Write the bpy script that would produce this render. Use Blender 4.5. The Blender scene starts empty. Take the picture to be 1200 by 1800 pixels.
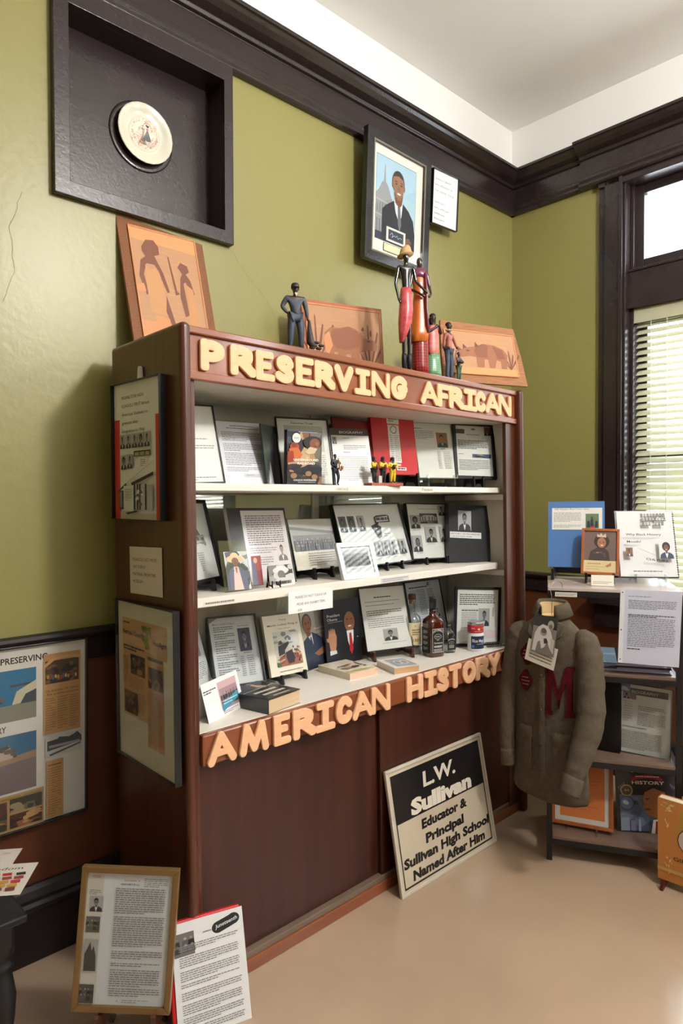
import bpy, math, random
import numpy as np
from mathutils import Matrix, Vector
random.seed(7)
SC = bpy.context.scene
COL = SC.collection
# ---------------------------------------------------------------- camera
CAMP = (-3.5383931, -2.2644173, 1.5); YAW = 0.8173081; PITCH = -0.0209604; ROLL = -0.0033878; FPX = 1179.794
def cam_axes():
    f = Vector((math.cos(YAW)*math.cos(PITCH), math.sin(YAW)*math.cos(PITCH), math.sin(PITCH)))
    r = Vector((math.sin(YAW), -math.cos(YAW), 0)); u = r.cross(f)
    c, s = math.cos(ROLL), math.sin(ROLL)
    return c*r+s*u, -s*r+c*u, f
_r, _u, _f = cam_axes()
cd = bpy.data.cameras.new('camera'); cam = bpy.data.objects.new('camera', cd); COL.objects.link(cam)
cd.sensor_fit = 'HORIZONTAL'; cd.sensor_width = 36; cd.lens = 36*FPX/1200; cd.clip_start = .05
cam.matrix_world = Matrix(((_r.x, _u.x, -_f.x, CAMP[0]), (_r.y, _u.y, -_f.y, CAMP[1]), (_r.z, _u.z, -_f.z, CAMP[2]), (0, 0, 0, 1)))
SC.camera = cam
# ---------------------------------------------------------------- light and exposure
SC.view_settings.view_transform = 'Standard'; SC.view_settings.look = 'None'; SC.view_settings.gamma = 1
SC.view_settings.use_curve_mapping = False; SC.view_settings.exposure = 0.36
w = bpy.data.worlds.new('world'); SC.world = w; w.use_nodes = True
w.node_tree.nodes['Background'].inputs[0].default_value = (.75, .86, 1, 1); w.node_tree.nodes['Background'].inputs[1].default_value = 3
def daylight(name, loc, rot, sx, sz, power, col):
    l = bpy.data.lights.new(name, 'AREA'); l.shape = 'RECTANGLE'; l.size = sx; l.size_y = sz; l.energy = power; l.color = col
    o = bpy.data.objects.new(name, l); COL.objects.link(o); o.location = loc; o.rotation_euler = rot
H = math.pi/2
FILL_LAMP = (-1.7, -2.9, 2.95); FILL_LAMP_W = 215  # added uplight for the ceiling, hung out of view
# bright sky just outside each of the room's tall windows
DAY = [('daylight_right_window', (.32, -1.3, 2.05), (H, 0, H), 48, (.96, .99, 1)),
       ('daylight_right_window_far', (.32, -3.7, 2.05), (H, 0, H), 240, (.98, .99, 1)),
       ('daylight_opposite_window', (-1.6, -5.72, 2.05), (-H, 0, math.pi), 40, (.98, .99, 1)),
       ('daylight_opposite_window_far', (-3.6, -5.72, 2.05), (-H, 0, math.pi), 6, (.98, .99, 1))]
for nm, loc, rot, e, c in DAY:
    daylight(nm, loc, rot, 1.3, 2.5, e, c)
# ---------------------------------------------------------------- helpers
def lin(c):
    return tuple(((x/255)/12.92 if x/255 <= .04045 else ((x/255+.055)/1.055)**2.4) for x in c[:3])+(1,)
MATS = {}
def mat(name, col, rough=.5, metal=0, coat=0, col2=None, scale=(6, 6, 6), detail=4, bump=0, bscale=60, spec=.5, wave=False, trans=0):
    if name in MATS: return MATS[name]
    m = bpy.data.materials.new(name); m.use_nodes = True; n = m.node_tree.nodes; L = m.node_tree.links
    b = n['Principled BSDF']; b.inputs['Base Color'].default_value = lin(col); b.inputs['Roughness'].default_value = rough
    b.inputs['Metallic'].default_value = metal; b.inputs['Coat Weight'].default_value = coat; b.inputs['Coat Roughness'].default_value = .12
    b.inputs['Specular IOR Level'].default_value = spec; b.inputs['Transmission Weight'].default_value = trans
    tc = n.new('ShaderNodeTexCoord'); mp = n.new('ShaderNodeMapping'); L.new(tc.outputs['Object'], mp.inputs[0])
    mp.inputs['Scale'].default_value = scale
    if col2 is None: col2 = tuple(max(0, x*.92-2) for x in col)
    if wave:
        t = n.new('ShaderNodeTexWave'); t.bands_direction = 'X'; t.inputs['Scale'].default_value = 1.5; t.inputs['Distortion'].default_value = 9
        t.inputs['Detail'].default_value = 4; t.inputs['Detail Scale'].default_value = 1.6; f = t.outputs['Fac']
    else:
        t = n.new('ShaderNodeTexNoise'); t.inputs['Detail'].default_value = detail; t.inputs['Scale'].default_value = 1; f = t.outputs['Fac']
    L.new(mp.outputs[0], t.inputs[0])
    r = n.new('ShaderNodeValToRGB'); L.new(f, r.inputs[0]); r.color_ramp.elements[0].position = .3; r.color_ramp.elements[1].position = .7
    r.color_ramp.elements[0].color = lin(col2); r.color_ramp.elements[1].color = lin(col); L.new(r.outputs[0], b.inputs['Base Color'])
    if bump:
        t2 = n.new('ShaderNodeTexNoise'); t2.inputs['Scale'].default_value = bscale; L.new(tc.outputs['Object'], t2.inputs[0])
        bp = n.new('ShaderNodeBump'); bp.inputs['Strength'].default_value = bump; bp.inputs['Distance'].default_value = .004
        L.new(t2.outputs['Fac'], bp.inputs['Height']); L.new(bp.outputs[0], b.inputs['Normal'])
    MATS[name] = m; return m
def printmat(name, rough, coat):
    m = bpy.data.materials.new(name); m.use_nodes = True; n = m.node_tree.nodes; L = m.node_tree.links; b = n['Principled BSDF']
    a = n.new('ShaderNodeAttribute'); a.attribute_name = 'Col'
    t = n.new('ShaderNodeTexNoise'); t.inputs['Scale'].default_value = 25; t.inputs['Detail'].default_value = 5
    tc = n.new('ShaderNodeTexCoord'); L.new(tc.outputs['Object'], t.inputs[0])
    mr = n.new('ShaderNodeMapRange'); mr.inputs[3].default_value = .93; mr.inputs[4].default_value = 1.03; L.new(t.outputs['Fac'], mr.inputs[0])
    mx = n.new('ShaderNodeVectorMath'); mx.operation = 'SCALE'; L.new(a.outputs['Color'], mx.inputs[0]); L.new(mr.outputs[0], mx.inputs['Scale'])
    L.new(mx.outputs[0], b.inputs['Base Color']); b.inputs['Roughness'].default_value = rough; b.inputs['Coat Weight'].default_value = coat
    b.inputs['Coat Roughness'].default_value = .08; MATS[name] = m; return m
PAPER = printmat('printed_paper', .6, 0); GLOSSY = printmat('glossy_print', .4, .4)
def glassmat(name, tint, ior=1.45, rough=.02, gain=1.0):
    m = bpy.data.materials.new(name); m.use_nodes = True; n = m.node_tree.nodes; L = m.node_tree.links; n.clear()
    o = n.new('ShaderNodeOutputMaterial'); t = n.new('ShaderNodeBsdfTransparent'); g = n.new('ShaderNodeBsdfGlossy'); mx = n.new('ShaderNodeMixShader')
    t.inputs[0].default_value = tint; g.inputs['Roughness'].default_value = rough
    def mth(op, x, y=None):
        q = n.new('ShaderNodeMath'); q.operation = op; q.use_clamp = True
        for i, e in enumerate((x, y)):
            if e is None: continue
            if isinstance(e, (int, float)): q.inputs[i].default_value = e
            else: L.new(e, q.inputs[i])
        return q.outputs[0]
    ge = n.new('ShaderNodeNewGeometry'); dt = n.new('ShaderNodeVectorMath'); dt.operation = 'DOT_PRODUCT'; L.new(ge.outputs['Normal'], dt.inputs[0]); L.new(ge.outputs['Incoming'], dt.inputs[1])
    ab = n.new('ShaderNodeMath'); ab.operation = 'ABSOLUTE'; L.new(dt.outputs['Value'], ab.inputs[0]); r0 = ((ior-1)/(ior+1))**2*1.5
    p5 = mth('POWER', mth('SUBTRACT', 1.0, ab.outputs[0]), 5.0)
    mu = n.new('ShaderNodeMath'); mu.operation = 'MULTIPLY'; mu.inputs[1].default_value = gain; L.new(mth('ADD', mth('MULTIPLY', p5, 1-r0), r0), mu.inputs[0])
    L.new(mu.outputs[0], mx.inputs[0]); L.new(t.outputs[0], mx.inputs[1]); L.new(g.outputs[0], mx.inputs[2]); L.new(mx.outputs[0], o.inputs[0])
    MATS[name] = m; return m
GLASS = glassmat('picture_glass', (.97, .98, .97, 1), 1.4, .03); PANE = glassmat('window_glass', (.97, .98, .98, 1))
ACRY = glassmat('clear_acrylic', (.86, .88, .87, 1), 1.5, .03, 1.6); BOTG = glassmat('bottle_glass', (.75, .78, .76, 1), 1.5, .03, 1.8)
BACKG = glassmat('cabinet_glass', (.8, .84, .8, 1), 1.9, .02, 1.5)

class MB:
    def __init__(s): s.v = []; s.f = []; s.m = []; s.s = []; s.cm = 0; s.M = None
    def add(s, vs, fs, smooth=False):
        n = len(s.v)
        if s.M is not None: vs = [tuple(s.M @ Vector(v)) for v in vs]
        s.v += [tuple(v) for v in vs]
        for f in fs: s.f.append(tuple(i+n for i in f)); s.m.append(s.cm); s.s.append(smooth)
        return s
    def box(s, a, b):
        x0, x1 = sorted((a[0], b[0])); y0, y1 = sorted((a[1], b[1])); z0, z1 = sorted((a[2], b[2]))
        return s.add([(x0, y0, z0), (x1, y0, z0), (x1, y1, z0), (x0, y1, z0), (x0, y0, z1), (x1, y0, z1), (x1, y1, z1), (x0, y1, z1)],
              [(0, 3, 2, 1), (4, 5, 6, 7), (0, 1, 5, 4), (1, 2, 6, 5), (2, 3, 7, 6), (3, 0, 4, 7)])
    def prism(s, poly, d0, d1, ax=2, smooth=False):   # polygon extruded along an axis; poly in the two other axes (cyclic order)
        def p(a, b, d): return {0: (d, a, b), 1: (a, d, b), 2: (a, b, d)}[ax]
        n = len(poly); vs = [p(a, b, d0) for a, b in poly]+[p(a, b, d1) for a, b in poly]
        fs = [tuple(range(n))[::-1], tuple(range(n, 2*n))]+[(i, (i+1) % n, n+(i+1) % n, n+i) for i in range(n)]
        s.add(vs, fs[:2]); k = len(s.v)-2*n
        for f in fs[2:]: s.f.append(tuple(i+k for i in f)); s.m.append(s.cm); s.s.append(smooth)
        return s
    def loft(s, rings, cap=True, smooth=True):
        n = len(rings[0]); vs = [v for r in rings for v in r]; fs = []
        for j in range(len(rings)-1):
            for i in range(n): fs.append((j*n+i, j*n+(i+1) % n, (j+1)*n+(i+1) % n, (j+1)*n+i))
        if cap: fs += [tuple(range(n))[::-1], tuple(range((len(rings)-1)*n, len(rings)*n))]
        return s.add(vs, fs, smooth)
    def lathe(s, prof, n=28, c=(0, 0), cap=True, sq=1, flat=1):
        rings = []
        for r, z in prof:
            ring = []
            for i in range(n):
                a = 2*math.pi*i/n; ca, sa = math.cos(a), math.sin(a)
                if sq != 1: k = (abs(ca)**sq+abs(sa)**sq)**(-1/sq); ca, sa = ca*k, sa*k
                ring.append((c[0]+r*ca, c[1]+r*sa*flat, z))
            rings.append(ring)
        return s.loft(rings, cap)
    def tube(s, path, rad, n=10, cap=True):
        path = [Vector(p) for p in path]; rings = []; up = None
        for i, p in enumerate(path):
            t = (path[min(i+1, len(path)-1)]-path[max(i-1, 0)]).normalized()
            if up is None: up = Vector((0, 0, 1)) if abs(t.z) < .9 else Vector((1, 0, 0))
            a = t.cross(up).normalized(); b = a.cross(t); up = b
            r = rad[i] if isinstance(rad, (list, tuple)) else rad
            r = r if isinstance(r, (list, tuple)) else (r, r)
            rings.append([tuple(p+a*math.cos(q*2*math.pi/n)*r[0]+b*math.sin(q*2*math.pi/n)*r[1]) for q in range(n)])
        return s.loft(rings, cap)
    def ball(s, c, r, n=14, m=9):
        r = r if isinstance(r, (list, tuple)) else (r, r, r)
        rings = [[(c[0]+r[0]*math.cos(i*2*math.pi/n)*math.cos(t), c[1]+r[1]*math.sin(i*2*math.pi/n)*math.cos(t), c[2]+r[2]*math.sin(t)) for i in range(n)] for t in [(-.5+(j+.02)/(m-1+.04))*math.pi for j in range(m)]]
        return s.loft(rings)
def link(o, parent=None, M=None):
    COL.objects.link(o)
    if parent: o.parent = parent
    if M is not None:
        if parent: o.matrix_local = M
        else: o.matrix_world = M
    return o
def build(mb, name, mats, parent=None, M=None, bevel=0, label=None):
    me = bpy.data.meshes.new(name); me.from_pydata(mb.v, [], mb.f); me.validate()
    for m in (mats if isinstance(mats, (list, tuple)) else [mats]): me.materials.append(m)
    if len(me.polygons) == len(mb.f):
        me.polygons.foreach_set('material_index', mb.m); me.polygons.foreach_set('use_smooth', mb.s)
    o = bpy.data.objects.new(name, me); link(o, parent, M)
    if bevel:
        b = o.modifiers.new('bevel', 'BEVEL'); b.width = bevel; b.segments = 2; b.limit_method = 'ANGLE'
    if label: o['label'] = label
    return o
def tag(o, label, cat, group=None):
    o['label'] = label; o['category'] = cat
    if group: o['group'] = group
    return o
def thing(name, label, cat, M, group=None):
    o = bpy.data.objects.new(name, None); o.empty_display_size = .05; link(o, None, M); return tag(o, label, cat, group)
def struct(mb, name, mats, M=None, bevel=0, parent=None):
    o = build(mb, name, mats, parent, M, bevel)
    if not parent: o['kind'] = 'structure'
    return o
# ---------------------------------------------------------------- frames of reference
def fm(O, X, Y, Z): return Matrix(((X[0], Y[0], Z[0], O[0]), (X[1], Y[1], Z[1], O[1]), (X[2], Y[2], Z[2], O[2]), (0, 0, 0, 1)))
CO = Vector((-2.55217, -.53826, 0)); cz, sz = math.cos(.011912), math.sin(.011912)
_U = Vector((cz, sz, 0)); _V = Vector((-sz, cz, 0)); _W = (Vector((0, 0, 1))+.00107*_U+.015528*_V).normalized()
_U = (_U-.00107*Vector((0, 0, 1))).normalized(); _V = _W.cross(_U)
CAB = fm(CO, _U, _V, _W); SIDE = fm(CO, -_V, _U, _W); WALL = Matrix.Identity(4)
RO = Vector((-1.043, -.838, 0)); RK = fm(RO, (math.cos(-1.05), math.sin(-1.05), 0), (-math.sin(-1.05), math.cos(-1.05), 0), (0, 0, 1))
FRM = {'cab': CAB, 'side': SIDE, 'wall': WALL, 'rack': RK}
POSE = {"tubman": ["cab", 0.1508, 0.1445, 1.5512, -0.0903, 0.2376, 0.0384, 0.221, 0.2719], "letter": ["cab", 0.404, 0.1937, 1.5548, -0.0878, 0.2923, 0.0077, 0.1992, 0.2335], "greenreflect": ["cab", 0.5409, 0.2253, 1.5531, 0.5818, 0.0883, 0.0347, 0.1918, 0.2209], "truth": ["cab", 0.6606, 0.1718, 1.5532, -0.2989, 0.2508, -0.0041, 0.221, 0.2705], "railroad": ["cab", 0.578, 0.107, 1.552, -0.153, -0.0533, 0.006, 0.1465, 0.1939], "redfolder": ["cab", 1.0163, 0.2376, 1.5554, -0.075, 0.2595, -0.0411, 0.2332, 0.2979], "biog": ["cab", 0.8915, 0.1549, 1.5535, -0.3817, 0.2765, 0.0018, 0.1658, 0.2431], "redbinder": ["cab", 1.2286, 0.2323, 1.6088, -0.1786, 0.1331, -0.0086, 0.2426, 0.2884], "manbio": ["cab", 1.4902, 0.2033, 1.5963, -0.2749, 0.1978, -0.0006, 0.2197, 0.2678], "blackframe1": ["cab", 1.6877, 0.1316, 1.5922, -0.4294, 0.1446, -0.0253, 0.2262, 0.2784], "frameA": ["cab", 0.2612, 0.2353, 1.2183, 0.6102, 0.2367, -0.024, 0.2378, 0.2944], "pagebinder": ["cab", 0.4822, 0.1995, 1.1884, -0.0402, 0.2749, -0.0099, 0.258, 0.2915], "hatphoto": ["cab", 0.3, 0.1236, 1.1902, 0.0934, 0.2404, -0.0314, 0.1179, 0.1748], "redpic": ["cab", 0.3889, 0.1348, 1.2013, 0.0037, 0.1743, -0.0138, 0.0429, 0.104], "hatprint": ["cab", 0.4735, 0.1124, 1.2114, 0.0196, 0.216, -0.0066, 0.1091, 0.0567], "clipcard": ["cab", 0.4858, 0.1263, 1.1904, 0.0656, 0.2811, 0.0168, 0.1234, 0.0247], "groupphoto": ["cab", 0.7539, 0.2253, 1.2274, 0.1252, 0.2551, -0.0062, 0.2556, 0.2007], "classframe": ["cab", 1.126, 0.2301, 1.2168, 0.0737, 0.2958, 0.0086, 0.4604, 0.2774], "silver": ["cab", 0.853, 0.0862, 1.1899, 0.0752, 0.2911, -0.0089, 0.2134, 0.147], "portraits": ["cab", 1.5273, 0.2653, 1.2149, -0.1491, 0.2134, -0.0225, 0.266, 0.271], "album": ["cab", 1.6888, 0.1772, 1.1893, -0.4412, 0.1199, -0.0679, 0.2246, 0.2832], "signpaper": ["cab", 0.5699, 0.068, 1.0983, 0.0642, 0.0, -0.014, 0.2235, 0.0771], "mlkframe": ["cab", 0.4191, 0.2833, 0.8249, -0.1791, 0.3757, -0.0175, 0.1992, 0.2585], "leftpage": ["cab", 0.2121, 0.3293, 0.8193, 0.1497, 0.2459, 0.1207, 0.2572, 0.2158], "tealcard": ["cab", 0.2342, 0.1064, 0.7943, 0.365, 0.2543, 0.0217, 0.2017, 0.1244], "mlkbook": ["cab", 0.6504, 0.2893, 0.8201, 0.0523, 0.2697, -0.0285, 0.1902, 0.2333], "mag1": ["cab", 0.8581, 0.356, 0.8044, 0.1887, 0.1273, 0.0437, 0.1566, 0.2337], "mag2": ["cab", 0.9949, 0.3357, 0.7957, -0.0671, 0.0877, 0.0151, 0.1984, 0.2716], "wframe": ["cab", 1.2003, 0.2583, 0.8339, -0.3477, 0.2652, 0.017, 0.2331, 0.2818], "glossy": ["cab", 1.5436, 0.2922, 0.8025, -0.1367, 0.2206, 0.0167, 0.236, 0.3079], "blackframe2": ["cab", 1.6675, 0.1265, 0.7929, -0.4897, 0.044, -0.0649, 0.2423, 0.2836], "poster": ["side", -0.2069, -0.03, 1.4365, 0.0235, -0.0039, -0.0164, 0.3042, 0.4341], "nomove": ["side", -0.1926, -0.003, 1.2024, 0.0, -0.0001, 0.0128, 0.2078, 0.1498], "newsframe": ["side", -0.1803, -0.025, 0.6689, -0.0272, -0.003, -0.0067, 0.3925, 0.5076], "wallposter": ["wall", -2.7634, -0.03, 0.4484, 0.002, -0.0072, -0.0103, 0.2771, 0.59], "obama": ["wall", -1.1008, -0.0701, 2.6066, 0.0365, -0.0494, 0.0057, 0.4719, 0.5903], "card": ["wall", -0.7362, -0.0706, 2.9049, -0.0156, -0.072, 0.0206, 0.2061, 0.2695], "panelL": ["cab", 0.2593, 0.4088, 2.0094, -0.0, 0.1792, 0.0432, 0.3472, 0.5176], "panelM": ["cab", 1.0126, 0.32, 2.01, -0.1094, -0.0133, 0.0635, 0.4324, 0.3234], "panelR": ["cab", 1.6185, 0.0254, 2.0273, -0.293, 0.1879, 0.0214, 0.4786, 0.2845], "sullivan": ["cab", 1.1758, -0.074, 0.0, -0.0088, 0.1743, 0.002, 0.615, 0.4577], "goldframe": ["wall", -2.7564, -0.5478, 0.1063, -0.7252, 0.0981, -0.1303, 0.266, 0.3791], "redpage": ["wall", -2.5267, -0.6641, -0.0, -0.3033, 0.2834, 0.0111, 0.2091, 0.2944], "bluebook": ["rack", 0.1207, 0.2617, 1.1901, -0.0962, 0.175, 0.014, 0.2381, 0.2948], "woodframe": ["rack", 0.2124, 0.176, 1.1701, -0.0731, 0.2858, -0.0162, 0.1529, 0.2019], "whyblack": ["rack", 0.4165, 0.2449, 1.1592, 0.138, 0.3111, 0.0042, 0.2315, 0.2909], "purplepage": ["rack", 0.3771, -0.0226, 0.8417, -0.0141, -0.1014, -0.0203, 0.2193, 0.2985], "biog2": ["rack", 0.3736, 0.0942, 0.44, -0.2304, 0.0188, -0.0296, 0.2072, 0.2877], "orangeframe": ["rack", 0.1403, 0.0786, 0.1126, -0.176, 0.2075, 0.0323, 0.2467, 0.2784], "years": ["rack", 0.4051, 0.1356, 0.0921, 0.1269, 0.0526, 0.0332, 0.2456, 0.2823], "girl": ["rack", 0.5079, -0.1174, 0.0302, -0.4952, 0.0005, 0.0082, 0.2201, 0.3133]}
def pose(key, dz=0, dy=0):
    f, u, v, z, yaw, lean, roll, w, h = POSE[key]
    c, s = math.cos(yaw), math.sin(yaw); r = Vector((c, s, 0)); n = Vector((s, -c, 0))
    up = math.cos(lean)*Vector((0, 0, 1))-math.sin(lean)*n
    cr, sr = math.cos(roll), math.sin(roll); r2 = cr*r+sr*up; u2 = -sr*r+cr*up; n2 = r2.cross(u2)
    return FRM[f] @ fm((u, v+dy, z+dz), r2, u2, n2), w, h
def at(frame, u, v, z, yaw=0):
    return FRM[frame] @ Matrix.Translation((u, v, z)) @ Matrix.Rotation(yaw, 4, 'Z')
# ---------------------------------------------------------------- printed pages
TXT = {}
def textmesh(s, bold):
    k = (s, bold)
    if k not in TXT:
        c = bpy.data.curves.new('t', 'FONT'); c.body = s; c.size = 1; c.offset = bold; c.resolution_u = 2; c.fill_mode = 'FRONT'
        o = bpy.data.objects.new('t', c); me = bpy.data.meshes.new_from_object(o)
        v = [(p.co.x, p.co.y) for p in me.vertices]; f = [tuple(p.vertices) for p in me.polygons]
        bpy.data.objects.remove(o); bpy.data.curves.remove(c); bpy.data.meshes.remove(me); TXT[k] = (v, f)
    return TXT[k]
SER = {}
class Page:
    def __init__(s, w, h, col=(226, 226, 222), z0=0, thick=0, side=None, x0=None, y0=0):
        s.w, s.h = w, h; s.v = []; s.f = []; s.c = []; s.z = z0; s.x0 = -w/2 if x0 is None else x0; s.y0 = y0
        if thick:
            side = side or col; a, b = s.x0, s.x0+w; y1 = y0+h; q = z0-thick
            V = [(a, y0, q), (b, y0, q), (b, y1, q), (a, y1, q), (a, y0, z0), (b, y0, z0), (b, y1, z0), (a, y1, z0)]
            s.v += V
            for f in [(0, 3, 2, 1), (0, 1, 5, 4), (1, 2, 6, 5), (2, 3, 7, 6), (3, 0, 4, 7)]: s.f.append(f); s.c.append(lin(side))
        s.rect(0, 0, 1, 1, col)
    def P(s, x, y): return (s.x0+x*s.w, s.y0+(1-y)*s.h, s.z)
    def lay(s): s.z += .00007
    def poly(s, pts, col, up=True):
        n = len(s.v); s.v += [s.P(*p) for p in pts]
        a = sum(pts[i][0]*pts[(i+1) % len(pts)][1]-pts[(i+1) % len(pts)][0]*pts[i][1] for i in range(len(pts)))
        idx = list(range(n, n+len(pts))); s.f.append(tuple(idx if a < 0 else idx[::-1])); s.c.append(lin(col))
        if up: s.lay()
        return s
    def rect(s, x0, y0, x1, y1, col, up=True): return s.poly([(x0, y0), (x1, y0), (x1, y1), (x0, y1)], col, up)
    def ell(s, cx, cy, rx, ry, col, n=18, rot=0):
        if rot == 0: return s.poly([(cx+rx*math.cos(i*2*math.pi/n), cy+ry*math.sin(i*2*math.pi/n)) for i in range(n)], col)
        ca, sa = math.cos(rot), math.sin(rot); k = s.h/s.w; P = []
        for i in range(n):
            a, b = rx*math.cos(i*2*math.pi/n)/k, ry*math.sin(i*2*math.pi/n); P.append((cx+(a*ca-b*sa)*k, cy+a*sa+b*ca))
        return s.poly(P, col)
    def ring(s, cx, cy, r, t, col, inner): s.ell(cx, cy, r, r*s.w/s.h, col); return s.ell(cx, cy, r-t, (r-t)*s.w/s.h, inner)
    def line(s, x0, y0, x1, y1, t, col):   # t as fraction of height
        dx, dy = (x1-x0)*s.w, (y1-y0)*s.h; L = math.hypot(dx, dy) or 1; nx, ny = -dy/L*t*s.h/2/s.w, dx/L*t*s.h/2/s.h
        return s.poly([(x0-nx, y0-ny), (x1-nx, y1-ny), (x1+nx, y1+ny), (x0+nx, y0+ny)], col)
    def text(s, t, x, y, size, col=(25, 25, 28), bold=0, fit=None, al='l', shear=0, rot=0, arc=0):
        # baseline y, cap height `size` (fraction of h); fit = total width (fraction of w)
        v, f = textmesh(t, bold); x0 = min(p[0] for p in v); x1 = max(p[0] for p in v); capk = size*s.h/.73
        sx = capk if fit is None else fit*s.w/(x1-x0); W = (x1-x0)*sx/s.w
        ox = x-{'l': 0, 'c': W/2, 'r': W}[al]; n = len(s.v); ca, sa = math.cos(rot), math.sin(rot)
        for p in v:
            a = (p[0]-x0)*sx+p[1]*capk*shear; b = p[1]*capk
            if arc: q = a/s.w/W-.5; b += arc*s.h*(.25-q*q)*4
            s.v.append((s.x0+ox*s.w+a*ca-b*sa, s.y0+(1-y)*s.h+a*sa+b*ca, s.z))
        for g in f: s.f.append(tuple(i+n for i in g)); s.c.append(lin(col))
        s.lay(); return s
    def para(s, x0, y0, x1, n, lh, col=(128, 128, 131), th=.36, last=.6, seed=1, ind=0):
        R = random.Random(seed)
        for i in range(n):
            x = x0+(ind if i == 0 else 0); xe = x1-R.random()*.04*(x1-x0)
            if i == n-1: xe = x0+(x1-x0)*last
            y = y0+i*lh
            while x < xe:
                ww = min(R.uniform(.018, .07), xe-x)
                if ww > .006: s.rect(x, y, x+ww, y+lh*th, col, False)
                x += ww+.009
        s.lay(); return s
    def bust(s, x0, y0, x1, y1, bg=(150, 150, 150), skin=(105, 100, 98), hair=(35, 33, 33), coat=(50, 50, 52), shirt=(225, 225, 225), tie=None, style='short', fem=False, seed=0):
        W, Hh = x1-x0, y1-y0; X = lambda a: x0+a*W; Y = lambda b: y0+b*Hh
        if bg: s.rect(x0, y0, x1, y1, bg)
        cx = .5+((seed*37) % 7-3)*.012
        if style == 'afro': s.ell(X(cx), Y(.34), .27*W, .25*Hh, hair)
        if style == 'long': s.ell(X(cx), Y(.42), .23*W, .28*Hh, hair)
        s.poly([(X(a), Y(b)) for a, b in [(.04, 1), (.08, .8), (.2, .71), (.38, .65), (.62, .65), (.8, .71), (.92, .8), (.96, 1)]], coat)
        s.poly([(X(a), Y(b)) for a, b in [(.4, .64), (.6, .64), (.57, .8), (.5, 1.0), (.43, .8)]], shirt)
        s.poly([(X(a), Y(b)) for a, b in [(cx-.07, .5), (cx+.07, .5), (.575, .69), (.5, .74), (.425, .69)]], tuple(int(c*.86) for c in skin))
        if tie: s.poly([(X(a), Y(b)) for a, b in [(.475, .73), (.525, .73), (.54, .95), (.5, 1), (.46, .95)]], tie)
        if style in ('short', 'bob'): s.ell(X(cx), Y(.32), .165*W, .2*Hh, hair)
        s.ell(X(cx-.155), Y(.4), .022*W, .045*Hh, skin, 8); s.ell(X(cx+.155), Y(.4), .022*W, .045*Hh, skin, 8)
        s.poly([(X(cx+.15*math.sin(t)*(1-.12*(math.cos(t) < 0)*-math.cos(t))), Y(.395-.19*math.cos(t)*(.82 if math.cos(t) > 0 else 1))) for t in [k*math.pi/9 for k in range(18)]], skin)
        d = tuple(int(c*.45) for c in skin)
        for sg in (-1, 1):
            s.ell(X(cx+sg*.06), Y(.375), .026*W, .012*Hh, d, 8); s.line(X(cx+sg*.03), Y(.345), X(cx+sg*.095), Y(.342), .012*Hh, hair)
        s.poly([(X(cx-.012), Y(.4)), (X(cx+.012), Y(.4)), (X(cx+.03), Y(.455)), (X(cx-.03), Y(.455))], tuple(int(c*.8) for c in skin))
        s.ell(X(cx), Y(.505), .052*W, .015*Hh, (225, 220, 215) if seed % 2 else d, 10)
        if style == 'bob': s.poly([(X(cx-.17), Y(.4)), (X(cx-.15), Y(.2)), (X(cx), Y(.14)), (X(cx+.15), Y(.2)), (X(cx+.17), Y(.4)), (X(cx+.11), Y(.26)), (X(cx-.1), Y(.25))], hair)
        return s
    def crowd(s, x0, y0, x1, y1, rows, n, bg=(120, 118, 112), seed=3):
        R = random.Random(seed); s.rect(x0, y0, x1, y1, bg)
        for r in range(rows):
            for i in range(n):
                x = x0+(i+.5+R.uniform(-.2, .2))*(x1-x0)/n; y = y0+(y1-y0)*(.25+.6*r/rows); g = R.randint(25, 90); k = (x1-x0)/n
                s.poly([(x-k*.5, y+(y1-y0)*.3), (x-k*.4, y+(y1-y0)*.08), (x+k*.4, y+(y1-y0)*.08), (x+k*.5, y+(y1-y0)*.3)], (g, g, g-3), False)
                q = R.randint(80, 170); s.ell(x, y, k*.24, (y1-y0)*.06, (q, q-8, q-14), 8)
        return s
    def blocks(s, x0, y0, x1, y1, cols, n=16, seed=5, sz=.3):
        R = random.Random(seed); W, Hh = x1-x0, y1-y0
        for i in range(n):
            cx, cy = x0+R.random()*W, y0+R.random()*Hh; a = R.uniform(.3, 1)*sz*W; b = R.uniform(.3, 1)*sz*Hh; P = []
            for k in range(7):
                t = k*2*math.pi/7+R.uniform(-.3, .3); P.append((min(x1, max(x0, cx+a*math.cos(t))), min(y1, max(y0, cy+b*math.sin(t)))))
            s.poly(P, R.choice(cols))
        return s
    def build(s, name, m=None, parent=None, M=None, label=None):
        me = bpy.data.meshes.new(name); me.from_pydata(s.v, [], s.f); me.materials.append(m or PAPER)
        at_ = me.color_attributes.new('Col', 'FLOAT_COLOR', 'CORNER'); d = []
        for p, c in zip(me.polygons, s.c): d += list(c)*p.loop_total
        at_.data.foreach_set('color', d)
        o = bpy.data.objects.new(name, me); link(o, parent, M)
        if label: o['label'] = label
        return o
BLACKF = mat('black_frame', (24, 23, 24), .35); PLB = mat('black_plastic', (14, 14, 15), .3)
def rect_ring(mb, w, h, b, z0, z1, y0=0):
    o = [(-w/2, y0), (w/2, y0), (w/2, y0+h), (-w/2, y0+h)]; i = [(-w/2+b, y0+b), (w/2-b, y0+b), (w/2-b, y0+h-b), (-w/2+b, y0+h-b)]
    for k in range(4):
        j = (k+1) % 4; q = [o[k], o[j], i[j], i[k]]
        mb.add([(x, y, z0) for x, y in q]+[(x, y, z1) for x, y in q], [(3, 2, 1, 0), (4, 5, 6, 7), (0, 1, 5, 4), (2, 3, 7, 6), (1, 2, 6, 5), (3, 0, 4, 7)])
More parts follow.
